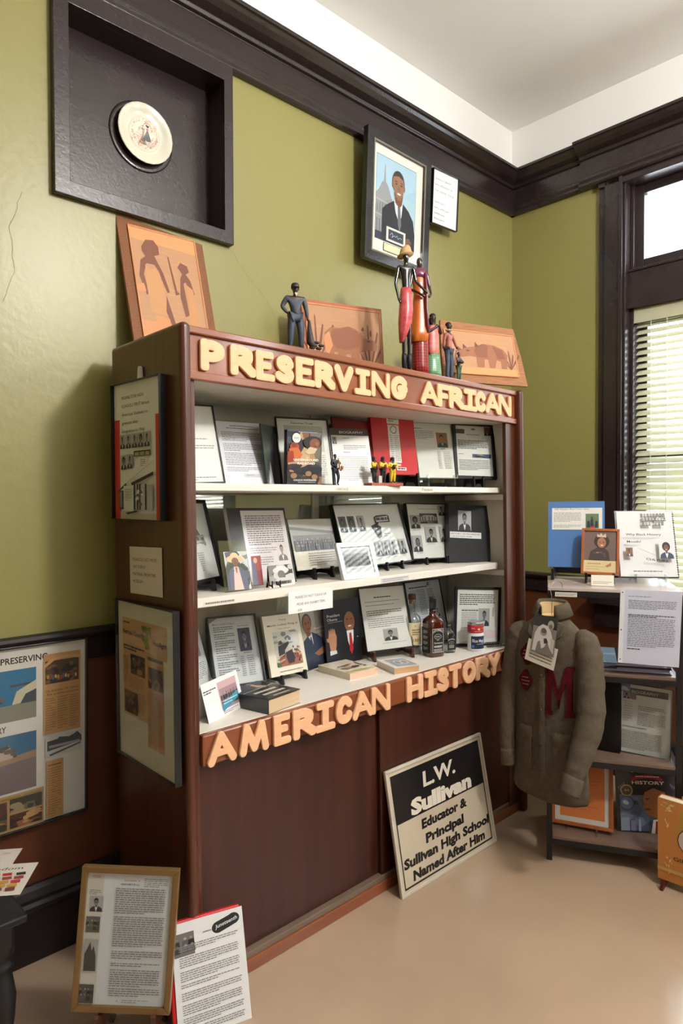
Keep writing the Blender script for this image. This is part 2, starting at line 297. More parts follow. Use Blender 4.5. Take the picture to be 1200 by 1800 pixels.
def framed(key, name, label, cat, border, depth, fmat, fn, glass=True, pagecol=(226, 226, 222), matte=None, group=None, mlabel=None, prt=None, dz=0, gmat=None):
    M, w, h = pose(key, dz); t = thing(name, label, cat, M, group)
    mb = MB(); rect_ring(mb, w, h, border, -depth, 0)
    mb.box((-w/2+border*.6, border*.6, -depth), (w/2-border*.6, h-border*.6, -depth*.55))
    build(mb, 'frame', fmat, t, bevel=min(border*.25, .0015), label=mlabel)
    pw, ph = w-2*border, h-2*border
    p = Page(pw, ph, pagecol, z0=-depth*.5, y0=border)
    if fn: fn(p)
    if p.z > -.0012:
        z0 = -depth*.5; k = (-.0012-z0)/(p.z-z0); p.v = [(a, b, z0+(c-z0)*k) for a, b, c in p.v]; p.z = -.0012
    p.build('printed_page', prt or PAPER, t)
    if glass:
        g = MB(); z = max(-.0008, 0) if p.z < -.0012 else p.z+.0006
        g.add([(-pw/2, border, z), (pw/2, border, z), (pw/2, border+ph, z), (-pw/2, border+ph, z)], [(0, 1, 2, 3)])
        build(g, 'glass', gmat or GLASS, t)
    return t
def sheet(key, name, label, cat, fn, col=(226, 226, 222), thick=.0012, prt=None, group=None, side=None, dz=0, dy=0):
    M, w, h = pose(key, dz, dy); p = Page(w, h, col, thick=thick, side=side); fn(p)
    return tag(p.build(name, prt or PAPER, None, M), label, cat, group)
def book(key, name, label, cat, fn, col, thick=.02, pages=(225, 215, 190), prt=None, dz=0, spine='l', plabel=None):
    M, w, h = pose(key, dz); t = thing(name, label, cat, M); c = .0015
    p = Page(w, h, col, thick=c, side=col); fn(p); p.build('front_cover', prt or GLOSSY, t)
    mb = MB(); sx = -w/2 if spine == 'l' else w/2-c
    mb.box((-w/2, 0, -thick), (w/2, h, -thick+c)); mb.box((sx, 0, -thick+c), (sx+c, h, -c))
    build(mb, 'back_cover', mat('cover_%d_%d_%d' % col, col, .4), t)
    mb = MB(); mb.box((-w/2+(c if spine == 'l' else .002), .003, -thick+c), (w/2-(c if spine == 'r' else .002), h-.003, -c))
    build(mb, 'page_block', mat('page_edges', pages, .8, scale=(3, 3, 300)), t)
    return t
def easel(M, label, m, s=1.0, w=.09, rest=.022, group=None, name='display_easel'):
    t = thing(name, label, 'easel', M, group)
    r = rest; prof = [(-.026, 0), (-.014, 0), (.004, r*.45), (.045, r*.5), (.07, 0), (.086, 0), (.066, r+.01), (.062, r+.06), (.052, r+.06), (.036, r+.012), (.03, r-.0005), (-.006, r-.0008), (-.009, r+.004), (-.011, r+.013), (-.021, r+.014), (-.022, r-.004)]
    prof = [(a, b/s) if False else (a, b) for a, b in prof]
    for sg in (-1, 1):
        mb = MB(); x = sg*w/2*s; mb.prism([(a*s, b) for a, b in prof], x-.004*s, x+.004*s, ax=0); build(mb, 'leg', m, t, bevel=.001)
    mb = MB(); mb.box((-w/2*s+.004*s, .05*s, r*.55), (w/2*s-.004*s, .058*s, r+.03)); build(mb, 'crossbar', m, t, bevel=.001)
    return t
# ---------------------------------------------------------------- rounded cut-out letters
STR = {'P': ([[(0, 0), (0, 1)], [(0, .97), (.55, 1), (.95, .83), (.95, .62), (.55, .42), (0, .44)]],),
 'R': ([[(0, 0), (0, 1)], [(0, .97), (.5, 1), (.85, .84), (.82, .64), (.5, .48), (0, .46)], [(.4, .46), (1, 0)]],),
 'E': ([[(0, 0), (0, 1)], [(0, 1), (.92, 1)], [(0, .52), (.75, .52)], [(0, 0), (1, 0)]],),
 'S': ([[(.95, .78), (.8, .97), (.45, 1), (.12, .88), (.12, .68), (.45, .53), (.85, .38), (1, .2), (.8, .03), (.4, 0), (.02, .14)]],),
 'V': ([[(0, 1), (.5, 0)], [(.5, 0), (1, 1)]],), 'I': ([[(.5, 0), (.5, 1)], [(.08, 1), (.92, 1)], [(0, 0), (1, 0)]],),
 'N': ([[(0, 0), (0, 1)], [(.05, 1), (.95, 0)], [(1, 0), (1, 1)]],),
 'G': ([[(.95, .82), (.75, .98), (.4, 1), (.08, .75), (0, .45), (.12, .12), (.45, 0), (.85, .1), (.92, .45)], [(.55, .45), (1, .47)]],),
 'A': ([[(0, 0), (.45, 1)], [(.45, 1), (1, 0)], [(.25, .33), (.8, .33)]],), 'F': ([[(0, 0), (0, 1)], [(0, 1), (1, 1)], [(0, .5), (.8, .5)]],),
 'C': ([[(1, .8), (.8, .97), (.45, 1), (.1, .78), (0, .45), (.12, .12), (.48, 0), (.85, .05), (1, .2)]],),
 'M': ([[(0, 0), (.16, 1)], [(.16, 1), (.5, .08)], [(.5, .08), (.84, 1)], [(.84, 1), (1, 0)]],),
 'H': ([[(0, 0), (0, 1)], [(1, 0), (1, 1)], [(0, .5), (1, .52)]],), 'T': ([[(.5, 0), (.5, 1)], [(0, 1), (1, 1)]],),
 'O': ([[(.5, 1), (.85, .88), (1, .5), (.85, .12), (.5, 0), (.15, .12), (0, .5), (.15, .88), (.5, 1)]],),
 'Y': ([[(0, 1), (.5, .45)], [(1, 1), (.5, .45)], [(.5, .45), (.42, 0)]],)}
def glyph(ch, w, h, r, square=False):
    """outline loops (metres) of a rounded block letter of size w x h with stroke radius r"""
    g = .0011*(h/.095); nx, ny = int(w/g)+7, int(h/g)+7; X, Y = np.meshgrid((np.arange(nx)-3)*g, (np.arange(ny)-3)*g)
    D = np.full(X.shape, 9.0)
    for pl in STR[ch][0]:
        if len(pl) >= 5:
            for _ in range(2):
                cl = pl[0] == pl[-1]; q = [] if cl else [pl[0]]
                for (a1, b1), (a2, b2) in zip(pl, pl[1:]): q += [(a1*.75+a2*.25, b1*.75+b2*.25), (a1*.25+a2*.75, b1*.25+b2*.75)]
                pl = q+([q[0]] if cl else [pl[-1]])
        for k, ((ax, ay), (bx, by)) in enumerate(zip(pl[:-1], pl[1:])):
            rr = r*(.78 if (ch in 'EFTIHA' and abs(ay-by) < .05) or (ch in 'MN' and k == 0 and ax == bx) else 1)
            A = np.array([rr+ax*(w-2*rr), rr+ay*(h-2*rr)]); B = np.array([rr+bx*(w-2*rr), rr+by*(h-2*rr)]); d = B-A
            t = np.clip(((X-A[0])*d[0]+(Y-A[1])*d[1])/(d@d), 0, 1); dx, dy = X-A[0]-t*d[0], Y-A[1]-t*d[1]
            q = (np.abs(dx)**3+np.abs(dy)**3)**(1/3.) if ch in 'EFTIHPRN' else np.hypot(dx, dy); D = np.minimum(D, q-rr)
    segs = {}
    def ip(a, b, va, vb): t = va/(va-vb); return (round(a[0]+(b[0]-a[0])*t, 6), round(a[1]+(b[1]-a[1])*t, 6))
    for j in range(ny-1):
        for i in range(nx-1):
            c = [(X[j, i], Y[j, i]), (X[j, i+1], Y[j, i+1]), (X[j+1, i+1], Y[j+1, i+1]), (X[j+1, i], Y[j+1, i])]
            vv = [D[j, i], D[j, i+1], D[j+1, i+1], D[j+1, i]]; ins = [x < 0 for x in vv]
            if all(ins) or not any(ins): continue
            en = [ip(c[k], c[(k+1) % 4], vv[k], vv[(k+1) % 4]) for k in range(4) if ins[k] and not ins[(k+1) % 4]]
            ex = [ip(c[k], c[(k+1) % 4], vv[k], vv[(k+1) % 4]) for k in range(4) if not ins[k] and ins[(k+1) % 4]]
            for a, b in zip(en, ex): segs[a] = b
    loops = []
    while segs:
        a0, b = segs.popitem(); L = [a0]
        while b != a0 and b in segs: L.append(b); b = segs.pop(b)
        if len(L) > 8: loops.append(L[::2])
    return loops
def cutout(name, loops, ext, bev, m, parent, M, label=None):
    c = bpy.data.curves.new(name, 'CURVE'); c.dimensions = '2D'; c.fill_mode = 'BOTH'; c.extrude = ext; c.bevel_depth = bev; c.bevel_resolution = 1; c.offset = -bev
    for L in loops:
        s = c.splines.new('POLY'); s.points.add(len(L)-1); s.use_cyclic_u = True
        for p, q in zip(s.points, L): p.co = (q[0], q[1], 0, 1)
    o = bpy.data.objects.new(name, c); me = bpy.data.meshes.new_from_object(o); bpy.data.objects.remove(o); bpy.data.curves.remove(c)
    me.name = name; me.materials.clear(); me.materials.append(m)
    o = bpy.data.objects.new(name, me); link(o, parent, M)
    if label: o['label'] = label
    return o
# ---------------------------------------------------------------- the room
GREEN = mat('green_wall_paint', (146, 139, 82), .38, col2=(139, 132, 77), scale=(1.2, 1.2, 1.2), bump=.25, bscale=35, spec=.55)
BROWN = mat('brown_wainscot_paint', (100, 54, 29), .5, col2=(90, 48, 26), scale=(3, 3, 3), bump=.2, bscale=40)
WHITE = mat('white_plaster', (240, 238, 234), .8, col2=(236, 234, 229), scale=(2, 2, 2))
TRIM = mat('dark_painted_trim', (46, 35, 36), .26, col2=(40, 30, 31), scale=(8, 8, 8), bump=.15, bscale=90, spec=.6)
FLOOR = mat('beige_concrete_floor', (186, 160, 136), .17, col2=(170, 145, 122), scale=(1.6, 1.6, 1.6), detail=8, bump=.08, bscale=20)
ZC = 3.69
def wall(name, M, L, holes):
    mb = MB(); xs = sorted({0, L, *[h[0] for h in holes], *[h[1] for h in holes]}); zs = sorted({0, 1.0, 3.4, ZC, *[h[2] for h in holes], *[h[3] for h in holes]})
    for x0, x1 in zip(xs, xs[1:]):
        for z0, z1 in zip(zs, zs[1:]):
            cx, cz_ = (x0+x1)/2, (z0+z1)/2
            if any(h[0] < cx < h[1] and h[2] < cz_ < h[3] for h in holes): continue
            mb.cm = 1 if z1 <= 1.0 else (2 if z0 >= 3.4 else 0)
            mb.box((x0, 0, z0), (x1, .22, z1))
    return struct(mb, name, [GREEN, BROWN, WHITE], M)
ML = Matrix.Translation((-6.5, 0, 0)); MR = fm((0, 0, 0), (0, -1, 0), (1, 0, 0), (0, 0, 1))
MO = fm((0, -5.5, 0), (-1, 0, 0), (0, -1, 0), (0, 0, 1)); MK = fm((-6.5, -5.5, 0), (0, 1, 0), (-1, 0, 0), (0, 0, 1))
WO = (.69, 1.79, .96, 3.17)
hl = lambda x: (x, x+1.1, .96, 3.17)
wl = wall('wall_left', ML, 6.5, [(6.5-2.663, 6.5-2.055, 2.543, 3.13)])
wall('wall_right', MR, 5.5, [WO, hl(3.15)]); wall('wall_opposite', MO, 6.5, [hl(1.05), hl(3.05)]); wall('wall_behind', MK, 5.5, [])
struct(MB().box((-6.7, -5.7, -.1), (.2, .2, 0)), 'floor', FLOOR); struct(MB().box((-6.7, -5.7, ZC), (.2, .2, ZC+.1)), 'ceiling', WHITE)
CR = [(0, 3.18), (-.024, 3.18), (-.031, 3.19), (-.031, 3.204), (-.022, 3.211), (-.028, 3.222), (-.028, 3.238), (-.012, 3.246), (-.012, 3.332), (-.026, 3.336), (-.03, 3.35), (-.042, 3.355), (-.062, 3.364), (-.08, 3.38), (-.09, 3.394), (-.1, 3.397), (-.1, 3.412), (0, 3.412)]
RAIL = [(0, .955), (-.014, .955), (-.014, 1.025), (-.03, 1.035), (-.036, 1.048), (-.03, 1.06), (0, 1.062)]
BASE = [(0, 0), (-.02, 0), (-.02, .165), (-.032, .172), (-.036, .19), (-.026, .2), (-.03, .212), (-.02, .235), (-.008, .248), (0, .25)]
TRIMB = mat('dark_baseboard_paint', (36, 27, 26), .5, spec=.3)
def run(name, M, L0, L1, prof, m=TRIM, dy=0, smooth=False):
    mb = MB(); mb.prism([(y+(dy if y < 0 else 0), z) for y, z in prof], L0, L1, ax=0); return struct(mb, name, m, M, bevel=.002)
run('trim_1', ML, 0, 6.5, CR); run('trim_2', MR, 0, .45, CR); run('trim_3', MR, .45, 5.5, CR, dy=-.025); run('trim_4', MO, 0, 6.5, CR); run('trim_5', MK, 0, 5.5, CR)
run('trim_6', ML, 0, 6.5, RAIL, TRIMB); run('trim_7', MR, 0, .553, RAIL); run('trim_8', MR, 1.93, 3.0, RAIL)
run('baseboard_left', ML, 0, 6.5, BASE, TRIMB); run('baseboard_right', MR, 0, 5.5, BASE, TRIMB); run('baseboard_opposite', MO, 0, 6.5, BASE, TRIMB); run('baseboard_behind', MK, 0, 5.5, BASE, TRIMB)
# recessed panel high on the left wall
mb = MB(); a, b, c, d = -2.663, -2.055, 2.543, 3.13
mb.box((a-.047, -.03, c-.045), (a+.004, 0, 3.2)); mb.box((b-.004, -.03, c-.045), (b+.037, 0, 3.2)); mb.box((a, -.03, c-.045), (b, 0, c+.004)); mb.box((a, -.03, d-.004), (b, 0, 3.2))
mb.box((a, .085, c), (b, .1, d)); mb.box((a-.01, 0, c), (a+.004, .1, d)); mb.box((b-.004, 0, c), (b+.01, .1, d)); mb.box((a, 0, c-.01), (b, .1, c+.004)); mb.box((a, 0, d-.004), (b, .1, d+.01))
struct(mb, 'trim_9', TRIM, bevel=.002)
# plaster cracks
def crack(pts, name):
    mb = MB(); R = random.Random(len(pts)); P = []
    for (x0, z0), (x1, z1) in zip(pts, pts[1:]):
        for k in range(6): P.append((x0+(x1-x0)*k/6+R.uniform(-.004, .004), z0+(z1-z0)*k/6+R.uniform(-.004, .004)))
    for (x0, z0), (x1, z1) in zip(P, P[1:]): mb.add([(x0-.0008, -.0004, z0), (x0+.0008, -.0004, z0), (x1+.0008, -.0004, z1), (x1-.0008, -.0004, z1)], [(0, 1, 2, 3)])
    o = build(mb, name, mat('crack_line', (118, 112, 64), .8)); o['kind'] = 'structure'
crack([(-2.8, 2.48), (-2.84, 2.36), (-2.83, 2.22), (-2.87, 2.1)], 'trim_10'); crack([(-2.02, 2.49), (-1.93, 2.4), (-1.84, 2.33), (-1.79, 2.25), (-1.62, 2.27)], 'trim_11')
SLAT = mat('blind_slat', (196, 195, 166), .45, col2=(190, 188, 158))
SLAT.node_tree.nodes['Principled BSDF'].inputs['Subsurface Weight'].default_value = 0
_n = SLAT.node_tree.nodes; _o = _n['Material Output']; _t = _n.new('ShaderNodeBsdfTranslucent'); _t.inputs[0].default_value = lin((215, 214, 180)); _x = _n.new('ShaderNodeMixShader'); _x.inputs[0].default_value = .15
SLAT.node_tree.links.new(_n['Principled BSDF'].outputs[0], _x.inputs[1]); SLAT.node_tree.links.new(_t.outputs[0], _x.inputs[2]); SLAT.node_tree.links.new(_x.outputs[0], _o.inputs[0])
def window(idx, M, x0, label):
    x1 = x0+1.1; mb = MB(); B = mb.box
    for s, xa in ((1, x0), (-1, x1)):
        B((xa-s*.137, -.022, .96), (xa-s*.1, 0, 3.18)); B((xa-s*.1, -.036, .96), (xa-s*.02, 0, 3.18)); B((xa-s*.02, -.046, .96), (xa, .0, 3.18))
        B((xa, -.03, .96), (xa+s*.012, .2, 3.17)); B((xa+s*.012, .03, .96), (xa+s*.03, .2, 3.17))
    B((x0-.137, -.036, 3.155), (x1+.137, 0, 3.2)); B((x0, -.046, 3.14), (x1, .2, 3.17))
    B((x0, .0, 2.49), (x1, .2, 2.68)); B((x0, -.006, 2.68), (x1, .2, 2.695))
    B((x0-.17, -.075, .925), (x1+.17, .2, .96)); B((x0-.15, -.03, .80), (x1+.15, 0, .925))
    o = struct(mb, 'window_%d' % idx, TRIM, M, bevel=.003)
    for nm, z0, z1, y in (('transom_sash', 2.695, 3.155, .06), ('lower_sash', .96, 2.49, .11)):
        m2 = MB(); xa, xb = x0+.012, x1-.012; q = .058
        m2.box((xa, y, z0), (xa+q, y+.04, z1)); m2.box((xb-q, y, z0), (xb, y+.04, z1)); m2.box((xa+q, y, z0), (xb-q, y+.04, z0+q)); m2.box((xa+q, y, z1-q), (xb-q, y+.04, z1))
        if nm[0] == 'l': m2.box((xa+q, y, 1.68), (xb-q, y+.04, 1.73))
        s = build(m2, nm, TRIM, o, bevel=.003)
        g = MB(); g.add([(xa+q, y+.02, z0+q), (xb-q, y+.02, z0+q), (xb-q, y+.02, z1-q), (xa+q, y+.02, z1-q)], [(0, 1, 2, 3)]); build(g, 'pane', PANE, s)
    t = thing('window_blind', label, 'blind', M @ Matrix.Translation(((x0+x1)/2, .06, 2.49)), None)
    hw = .55-.035
    build(MB().box((-hw, -.025, -.07), (hw, .025, -.004)).box((-hw-.004, -.03, -.075), (hw+.004, -.026, 0)), 'headrail', SLAT, t, bevel=.003)
    m3 = MB(); z = -.085; ca, sa = math.cos(math.radians(38)), math.sin(math.radians(38)); k = 0
    while z > -1.5:
        pr = [(-.024*ca, -.024*sa), (0, .003), (.024*ca, .024*sa), (.0235*ca, .0245*sa-.0008), (0, .0018), (-.0235*ca, -.024*sa-.0008)]
        m3.prism([(a, z+b) for a, b in pr], -hw+.004, hw-.004, ax=0); z -= .0355; k += 1
    build(m3, 'slats', SLAT, t)
    build(MB().box((-hw+.004, -.02, z-.01), (hw-.004, .02, z+.01)), 'bottom_rail', SLAT, t, bevel=.003)
    m4 = MB()
    for x in (-.43, -.35, .1, .4): m4.tube([(x, -.026, -.07), (x, -.026, z)], .0016, 6)
    build(m4, 'cords', mat('white_cord', (235, 232, 215), .7), t); return t
window(1, MR, .69, 'pale green slatted blind in the dark framed window above the wire-framed rack')
window(2, MR, 3.15, 'pale slatted blind in the farther window of the right wall'); window(3, MO, 1.05, 'pale slatted blind in the opposite wall, nearer the right wall'); window(4, MO, 3.05, 'pale slatted blind in the opposite wall, farther from the right wall')
# plate in the recess
t = thing('decorative_plate', 'cream plate with a woman in a dark striped skirt, hung in the recessed panel', 'plate', fm((-2.343, .07, 2.852), (1, 0, 0), (0, 0, 1), (0, -1, 0)))
CER = mat('cream_glaze', (228, 224, 205), .25, coat=.4); mb = MB(); n = 72
def scal(r, k): return [(r*(1+k*math.cos(24*2*math.pi*i/n))*math.cos(2*math.pi*i/n), r*(1+k*math.cos(24*2*math.pi*i/n))*math.sin(2*math.pi*i/n)) for i in range(n)]
mb.loft([[(x, y, z) for x, y in scal(r, k)] for r, z, k in [(.06, -.014, 0), (.1, .002, 0), (.108, .008, .004), (.108, .011, .004), (.102, .011, .01), (.086, .003, .012), (.072, -.002, 0), (.066, -.003, 0), (.001, -.003, 0)]])
build(mb, 'dish', CER, t)
p = Page(.124, .124, (228, 224, 205), z0=-.0028, y0=-.062); p.f = []; p.c = []; p.v = []
p.ell(.5, .5, .49, .49, (150, 120, 118), 40); p.ell(.5, .5, .483, .483, (228, 224, 205), 40)
R = random.Random(4)
for i in range(150):
    a = R.uniform(0, 6.28); r = R.uniform(.37, .45); p.ell(.5+r*math.cos(a), .5+r*math.sin(a), .012, .01, (214, 140, 130), 6)
for i in range(130):
    a = R.uniform(-.25, math.pi+.25); r = R.uniform(.14, .36); p.ell(.52+r*math.cos(a)*1.0, .62+r*.7*math.sin(a)-.1*(abs(math.cos(a)) < .3), .013, .011, (222, 150, 142), 6)
for i in range(60):
    a = R.uniform(math.pi, 2*math.pi); p.ell(.5+.15*math.cos(a), .45+.2*math.sin(a), .014, .014, (216, 140, 132), 6)
p.poly([(.47, .5), (.53, .5), (.62, .76), (.5, .79), (.37, .75)], (52, 58, 56)); p.poly([(.47, .4), (.53, .4), (.525, .5), (.475, .5)], (190, 90, 95)); p.ell(.5, .35, .03, .04, (44, 44, 44)); p.ell(.47, .33, .025, .03, (30, 30, 32)); p.ell(.53, .34, .02, .03, (30, 30, 32))
for k in (-.07, -.03, .01, .05): p.line(.5+k*.2, .52, .5+k*1.5, .77, .006, (185, 190, 185))
p.build('printed_motif', GLOSSY, t)
mb = MB(); mb.lathe([(.108, -.02), (.124, -.018), (.126, -.013), (.122, -.01), (.11, -.011), (.1, -.014)], 48, c=(-.006, -.008)); build(mb, 'backing_ring', TRIM, t)
# ---------------------------------------------------------------- display cabinet
WOOD = mat('dark_red_brown_wood', (86, 42, 24), .34, coat=.12, col2=(62, 30, 17), scale=(34, 34, 1.6), detail=6)
WOODB = mat('panel_brown_wood', (70, 31, 18), .4, coat=0, col2=(52, 23, 14), scale=(26, 26, 1.2), detail=6)
WOODL = mat('orange_brown_wood', (146, 82, 50), .3, coat=.3, col2=(120, 64, 40), scale=(1.2, 10, 14), wave=False, detail=6)
SHELF = mat('cream_shelf_paint', (230, 223, 212), .45, col2=(224, 217, 205)); INNER = mat('cabinet_inner_paint', (204, 198, 185), .5)
PEACH = mat('peach_wood_letter', (236, 184, 142), .55, col2=(228, 174, 130), scale=(10, 60, 60))
cab = thing('display_cabinet', 'large open-fronted dark wood display cabinet with peach letters along its header', 'cabinet', CAB)
def part(name, a, b, m, bev=.002, parent=cab, label=None): return build(MB().box(a, b), name, m, parent, None, bev, label)
TT = .036; W_ = 1.847; D_ = .42; H_ = 2.012
for u0, u1 in ((0, TT), (W_-TT, W_)):
    o = part('side_panel', (u0, -.035, 0), (u1, D_, H_), WOOD, .0165); o.modifiers['bevel'].segments = 5
part('stile', (TT, 0, .0), (.063, .018, 1.86), WOOD); part('stile', (1.734, 0, .0), (W_-TT, .018, 1.86), WOOD)
hb = part('header_board', (TT, -.002, 1.87), (W_-TT, .018, 1.995), WOODL)
part('header_trim', (TT, -.014, 1.85), (W_-TT, .006, 1.876), WOODL, .004); part('header_trim', (TT, -.014, 1.986), (W_-TT, .02, H_-.003), WOODL, .004)
part('top_panel', (TT, .02, 1.99), (W_-TT, D_-.005, 2.008), WOOD); part('inner_ceiling', (TT, .02, 1.858), (W_-TT, .4, 1.87), INNER)
part('back_panel', (TT, .405, .05), (W_-TT, .415, 1.99), INNER); part('inner_side', (TT, .019, .794), (TT+.004, .404, 1.858), INNER); part('inner_side', (W_-TT-.004, .019, .794), (W_-TT, .404, 1.858), INNER)
part('back_stile', (.868, .392, .794), (.905, .405, 1.858), INNER)
for a_, b_ in ((.042, .866), (.907, 1.805)):
    g = MB(); g.add([(a_, .398, .797), (b_, .398, .797), (b_, .398, 1.855), (a_, .398, 1.855)], [(0, 1, 2, 3)]); build(g, 'glass', BACKG, cab)
sh1 = part('shelf', (.043, .055, 1.525), (1.772, .39, 1.549), SHELF); sh2 = part('shelf', (.043, .075, 1.16), (1.772, .39, 1.19), SHELF)
for z in (1.492, 1.127):
    part('shelf_cleat', (1.774, .03, z), (W_-TT-.005, .39, z+.026), SHELF); part('shelf_cleat', (TT+.005, .03, z), (.07, .39, z+.026), SHELF)
part('deck', (TT, .012, .772), (W_-TT, .404, .794), SHELF)
lb = part('letter_board', (.063, -.014, .7), (1.734, .012, .795), WOODL, .006)
part('sliding_door', (.063, .026, .062), (.875, .042, .7), WOODB); part('sliding_door', (.855, .008, .062), (1.734, .024, .7), WOODB)
part('door_slot', (.0655, .0235, .385), (.071, .0265, .455), PLB, 0, label='black finger slot'); part('plinth', (TT, -.004, 0), (W_-TT, .016, .042), WOODL, .004); part('door_track', (TT, .002, .042), (W_-TT, .05, .062), mat('worn_track', (120, 100, 84), .5))
TOPL = [('P', .075, .167), ('R', .181, .282), ('E', .278, .358), ('S', .355, .441), ('E', .443, .532), ('R', .528, .628), ('V', .621, .72), ('I', .722, .811), ('N', .811, .916), ('G', .918, 1.02), ('A', 1.1, 1.217), ('F', 1.207, 1.292), ('R', 1.285, 1.393), ('I', 1.385, 1.491), ('C', 1.473, 1.557), ('A', 1.554, 1.672), ('N', 1.66, 1.768)]
BOTL = [('A', .072, .179), ('M', .187, .303), ('E', .32, .395), ('R', .4, .505), ('I', .5, .595), ('C', .595, .679), ('A', .678, .788), ('N', .778, .883), ('H', .976, 1.079), ('I', 1.083, 1.172), ('S', 1.166, 1.249), ('T', 1.247, 1.336), ('O', 1.342, 1.443), ('R', 1.439, 1.55), ('Y', 1.537, 1.631)]
R = random.Random(2)
for row, par, z0, h_, v0 in ((TOPL, hb, 1.879, .096, -.0085), (BOTL, lb, .697, .1, -.0205)):
    for ch, a, b in row:
        w_ = b-a-.003; L = glyph(ch, w_, h_, .0152 if ch not in 'MNA' else .0132)
        M = fm((a+.0015, v0, z0+R.uniform(-.002, .002)), (1, 0, 0), (0, 0, 1), (0, -1, 0))
        cutout('letter', L, .0035, .002, PEACH, par, M, 'peach wooden letter '+ch)
# ---------------------------------------------------------------- documents and books
W0 = (228, 227, 223); BW = (214, 214, 212); INK = (30, 30, 32); GR = (126, 126, 129)
SK = (120, 82, 60); SK2 = (96, 64, 48)
def bwbust(p, a, b, c, d, st='short', seed=0, dark=False): p.bust(a, b, c, d, bg=(168, 168, 168) if not dark else (90, 90, 92), skin=(112, 110, 108), hair=(30, 30, 30), coat=(52, 52, 54), style=st, seed=seed)
# -- top shelf
def f(p):
    p.rect(.0, .03, .62, .38, (112, 118, 140)); p.rect(.02, .3, .5, .38, (52, 52, 50)); p.ell(.18, .2, .1, .14, (60, 56, 60)); p.rect(.42, .16, .9, .24, (225, 224, 215)) if 0 else None
    p.poly([(.34, .2), (.66, .12), (.66, .175), (.34, .26)], (215, 214, 208)); p.text('Tubman', .38, .245, .035, INK, rot=.17, fit=.24)
    p.para(.06, .43, .86, 2, .03, GR, seed=2); p.para(.06, .52, .94, 3, .03, GR, seed=3)
    for k, y in enumerate((.7, .745, .79, .835, .88)): p.para(.06, y, .5+.1*(k % 2), 1, .03, GR, seed=k)
    p.para(.06, .93, .9, 2, .03, GR, seed=9)
framed('tubman', 'document_frame', 'thin black framed biography page with a grey-blue picture, leftmost on the top shelf', 'framed document', .004, .012, BLACKF, f)
def f(p):
    p.para(.28, .06, .78, 1, .03, (60, 60, 65), seed=1, last=1); p.para(.2, .1, .86, 1, .03, (70, 70, 75), seed=2, last=1)
    p.para(.08, .17, .92, 6, .026, (90, 90, 96), seed=3); p.para(.08, .36, .92, 5, .026, (90, 90, 96), seed=4, last=.4); p.para(.08, .51, .92, 8, .026, (90, 90, 96), seed=5)
    p.para(.08, .74, .8, 3, .026, (100, 100, 106), seed=6); p.rect(.4, .84, .74, .9, (188, 188, 192)); p.para(.45, .86, .7, 1, .026, GR, seed=8)
sheet('letter', 'typed_page', 'typed page in a clear sleeve between the two thin framed pages on the top shelf', 'document', f, col=(214, 214, 220), thick=.003, prt=GLOSSY)
def f(p):
    p.blocks(0, 0, 1, 1, [(30, 40, 34), (50, 70, 50), (20, 26, 24)], 14, 6); p.poly([(.55, .9), (.6, .5), (.7, .4), (.8, .5), (.9, .95)], (58, 50, 66)); p.ell(.7, .36, .08, .06, (40, 30, 26)); p.ell(.85, .2, .12, .1, (96, 140, 60))
sheet('greenreflect', 'dark_reflection_panel', 'dark green glossy picture behind the typed page on the top shelf', 'picture', f, col=(30, 38, 34), thick=.006, prt=GLOSSY)  # dark reflection in the glass, painted onto a standing panel
def f(p):
    p.text('Sojourner Truth', .5, .075, .032, INK, .012, fit=.44, al='c'); p.rect(.13, .1, .9, .97, (188, 187, 176)); p.bust(.28, .12, .62, .5, bg=None, skin=(150, 146, 140), hair=(60, 60, 60), coat=(120, 118, 112), style='bob')
    p.rect(.72, .5, .92, .97, (222, 220, 212)); p.para(.75, .55, .9, 12, .03, GR, seed=4)
framed('truth', 'document_frame', 'black framed page with a pale border, directly behind the dark illustrated novel', 'framed document', .005, .014, BLACKF, f)
def f(p):
    p.blocks(0, 0, 1, 1, [(176, 136, 96), (130, 92, 66), (96, 88, 78), (66, 74, 86), (190, 160, 122), (110, 104, 96)], 34, 11, .22)
    p.blocks(0, .62, 1, 1, [(34, 30, 40), (52, 40, 44), (24, 26, 38)], 22, 4, .35); p.rect(0, 0, 1, .03, (66, 76, 92))
    p.ell(.72, .22, .27, .12, (34, 26, 26)); p.ell(.76, .2, .22, .1, (40, 28, 26)); p.ell(.78, .24, .15, .1, (126, 72, 52)); p.poly([(.64, .3), (.86, .33), (.78, .42), (.58, .44), (.5, .4)], (200, 182, 150)); p.ell(.84, .24, .05, .035, (150, 92, 66)); p.ell(.8, .285, .035, .01, (96, 30, 30))
    p.ell(.2, .3, .13, .06, (180, 60, 30)); p.ell(.18, .27, .08, .05, (120, 60, 40)); p.poly([(.05, .34), (.3, .32), (.42, .45), (.36, .52), (.04, .52)], (196, 104, 40)); p.poly([(.0, .4), (.16, .38), (.2, .58), (0, .6)], (150, 50, 34))
    for x, y in ((.18, .84), (.6, .8), (.78, .86)): p.ell(x, y, .09, .05, (150, 112, 80))
    p.ring(.25, .145, .12, .012, (235, 232, 222), (230, 228, 218)); p.para(.18, .135, .32, 2, .02, (90, 80, 60), last=1)
    p.text('UNDERGROUND', .53, .565, .042, (240, 236, 226), .03, fit=.72, al='c'); p.text('THE', .56, .51, .018, (235, 230, 220), fit=.09, al='c'); p.text('RAILROAD', .53, .63, .042, (240, 236, 226), .03, fit=.5, al='c'); p.text('COLSON WHITEHEAD', .5, .935, .03, (236, 232, 224), .02, fit=.66, al='c'); p.para(.3, .955, .8, 1, .025, (200, 196, 190), last=1)
    p.para(.3, .03, .85, 1, .02, (210, 206, 200), last=1)
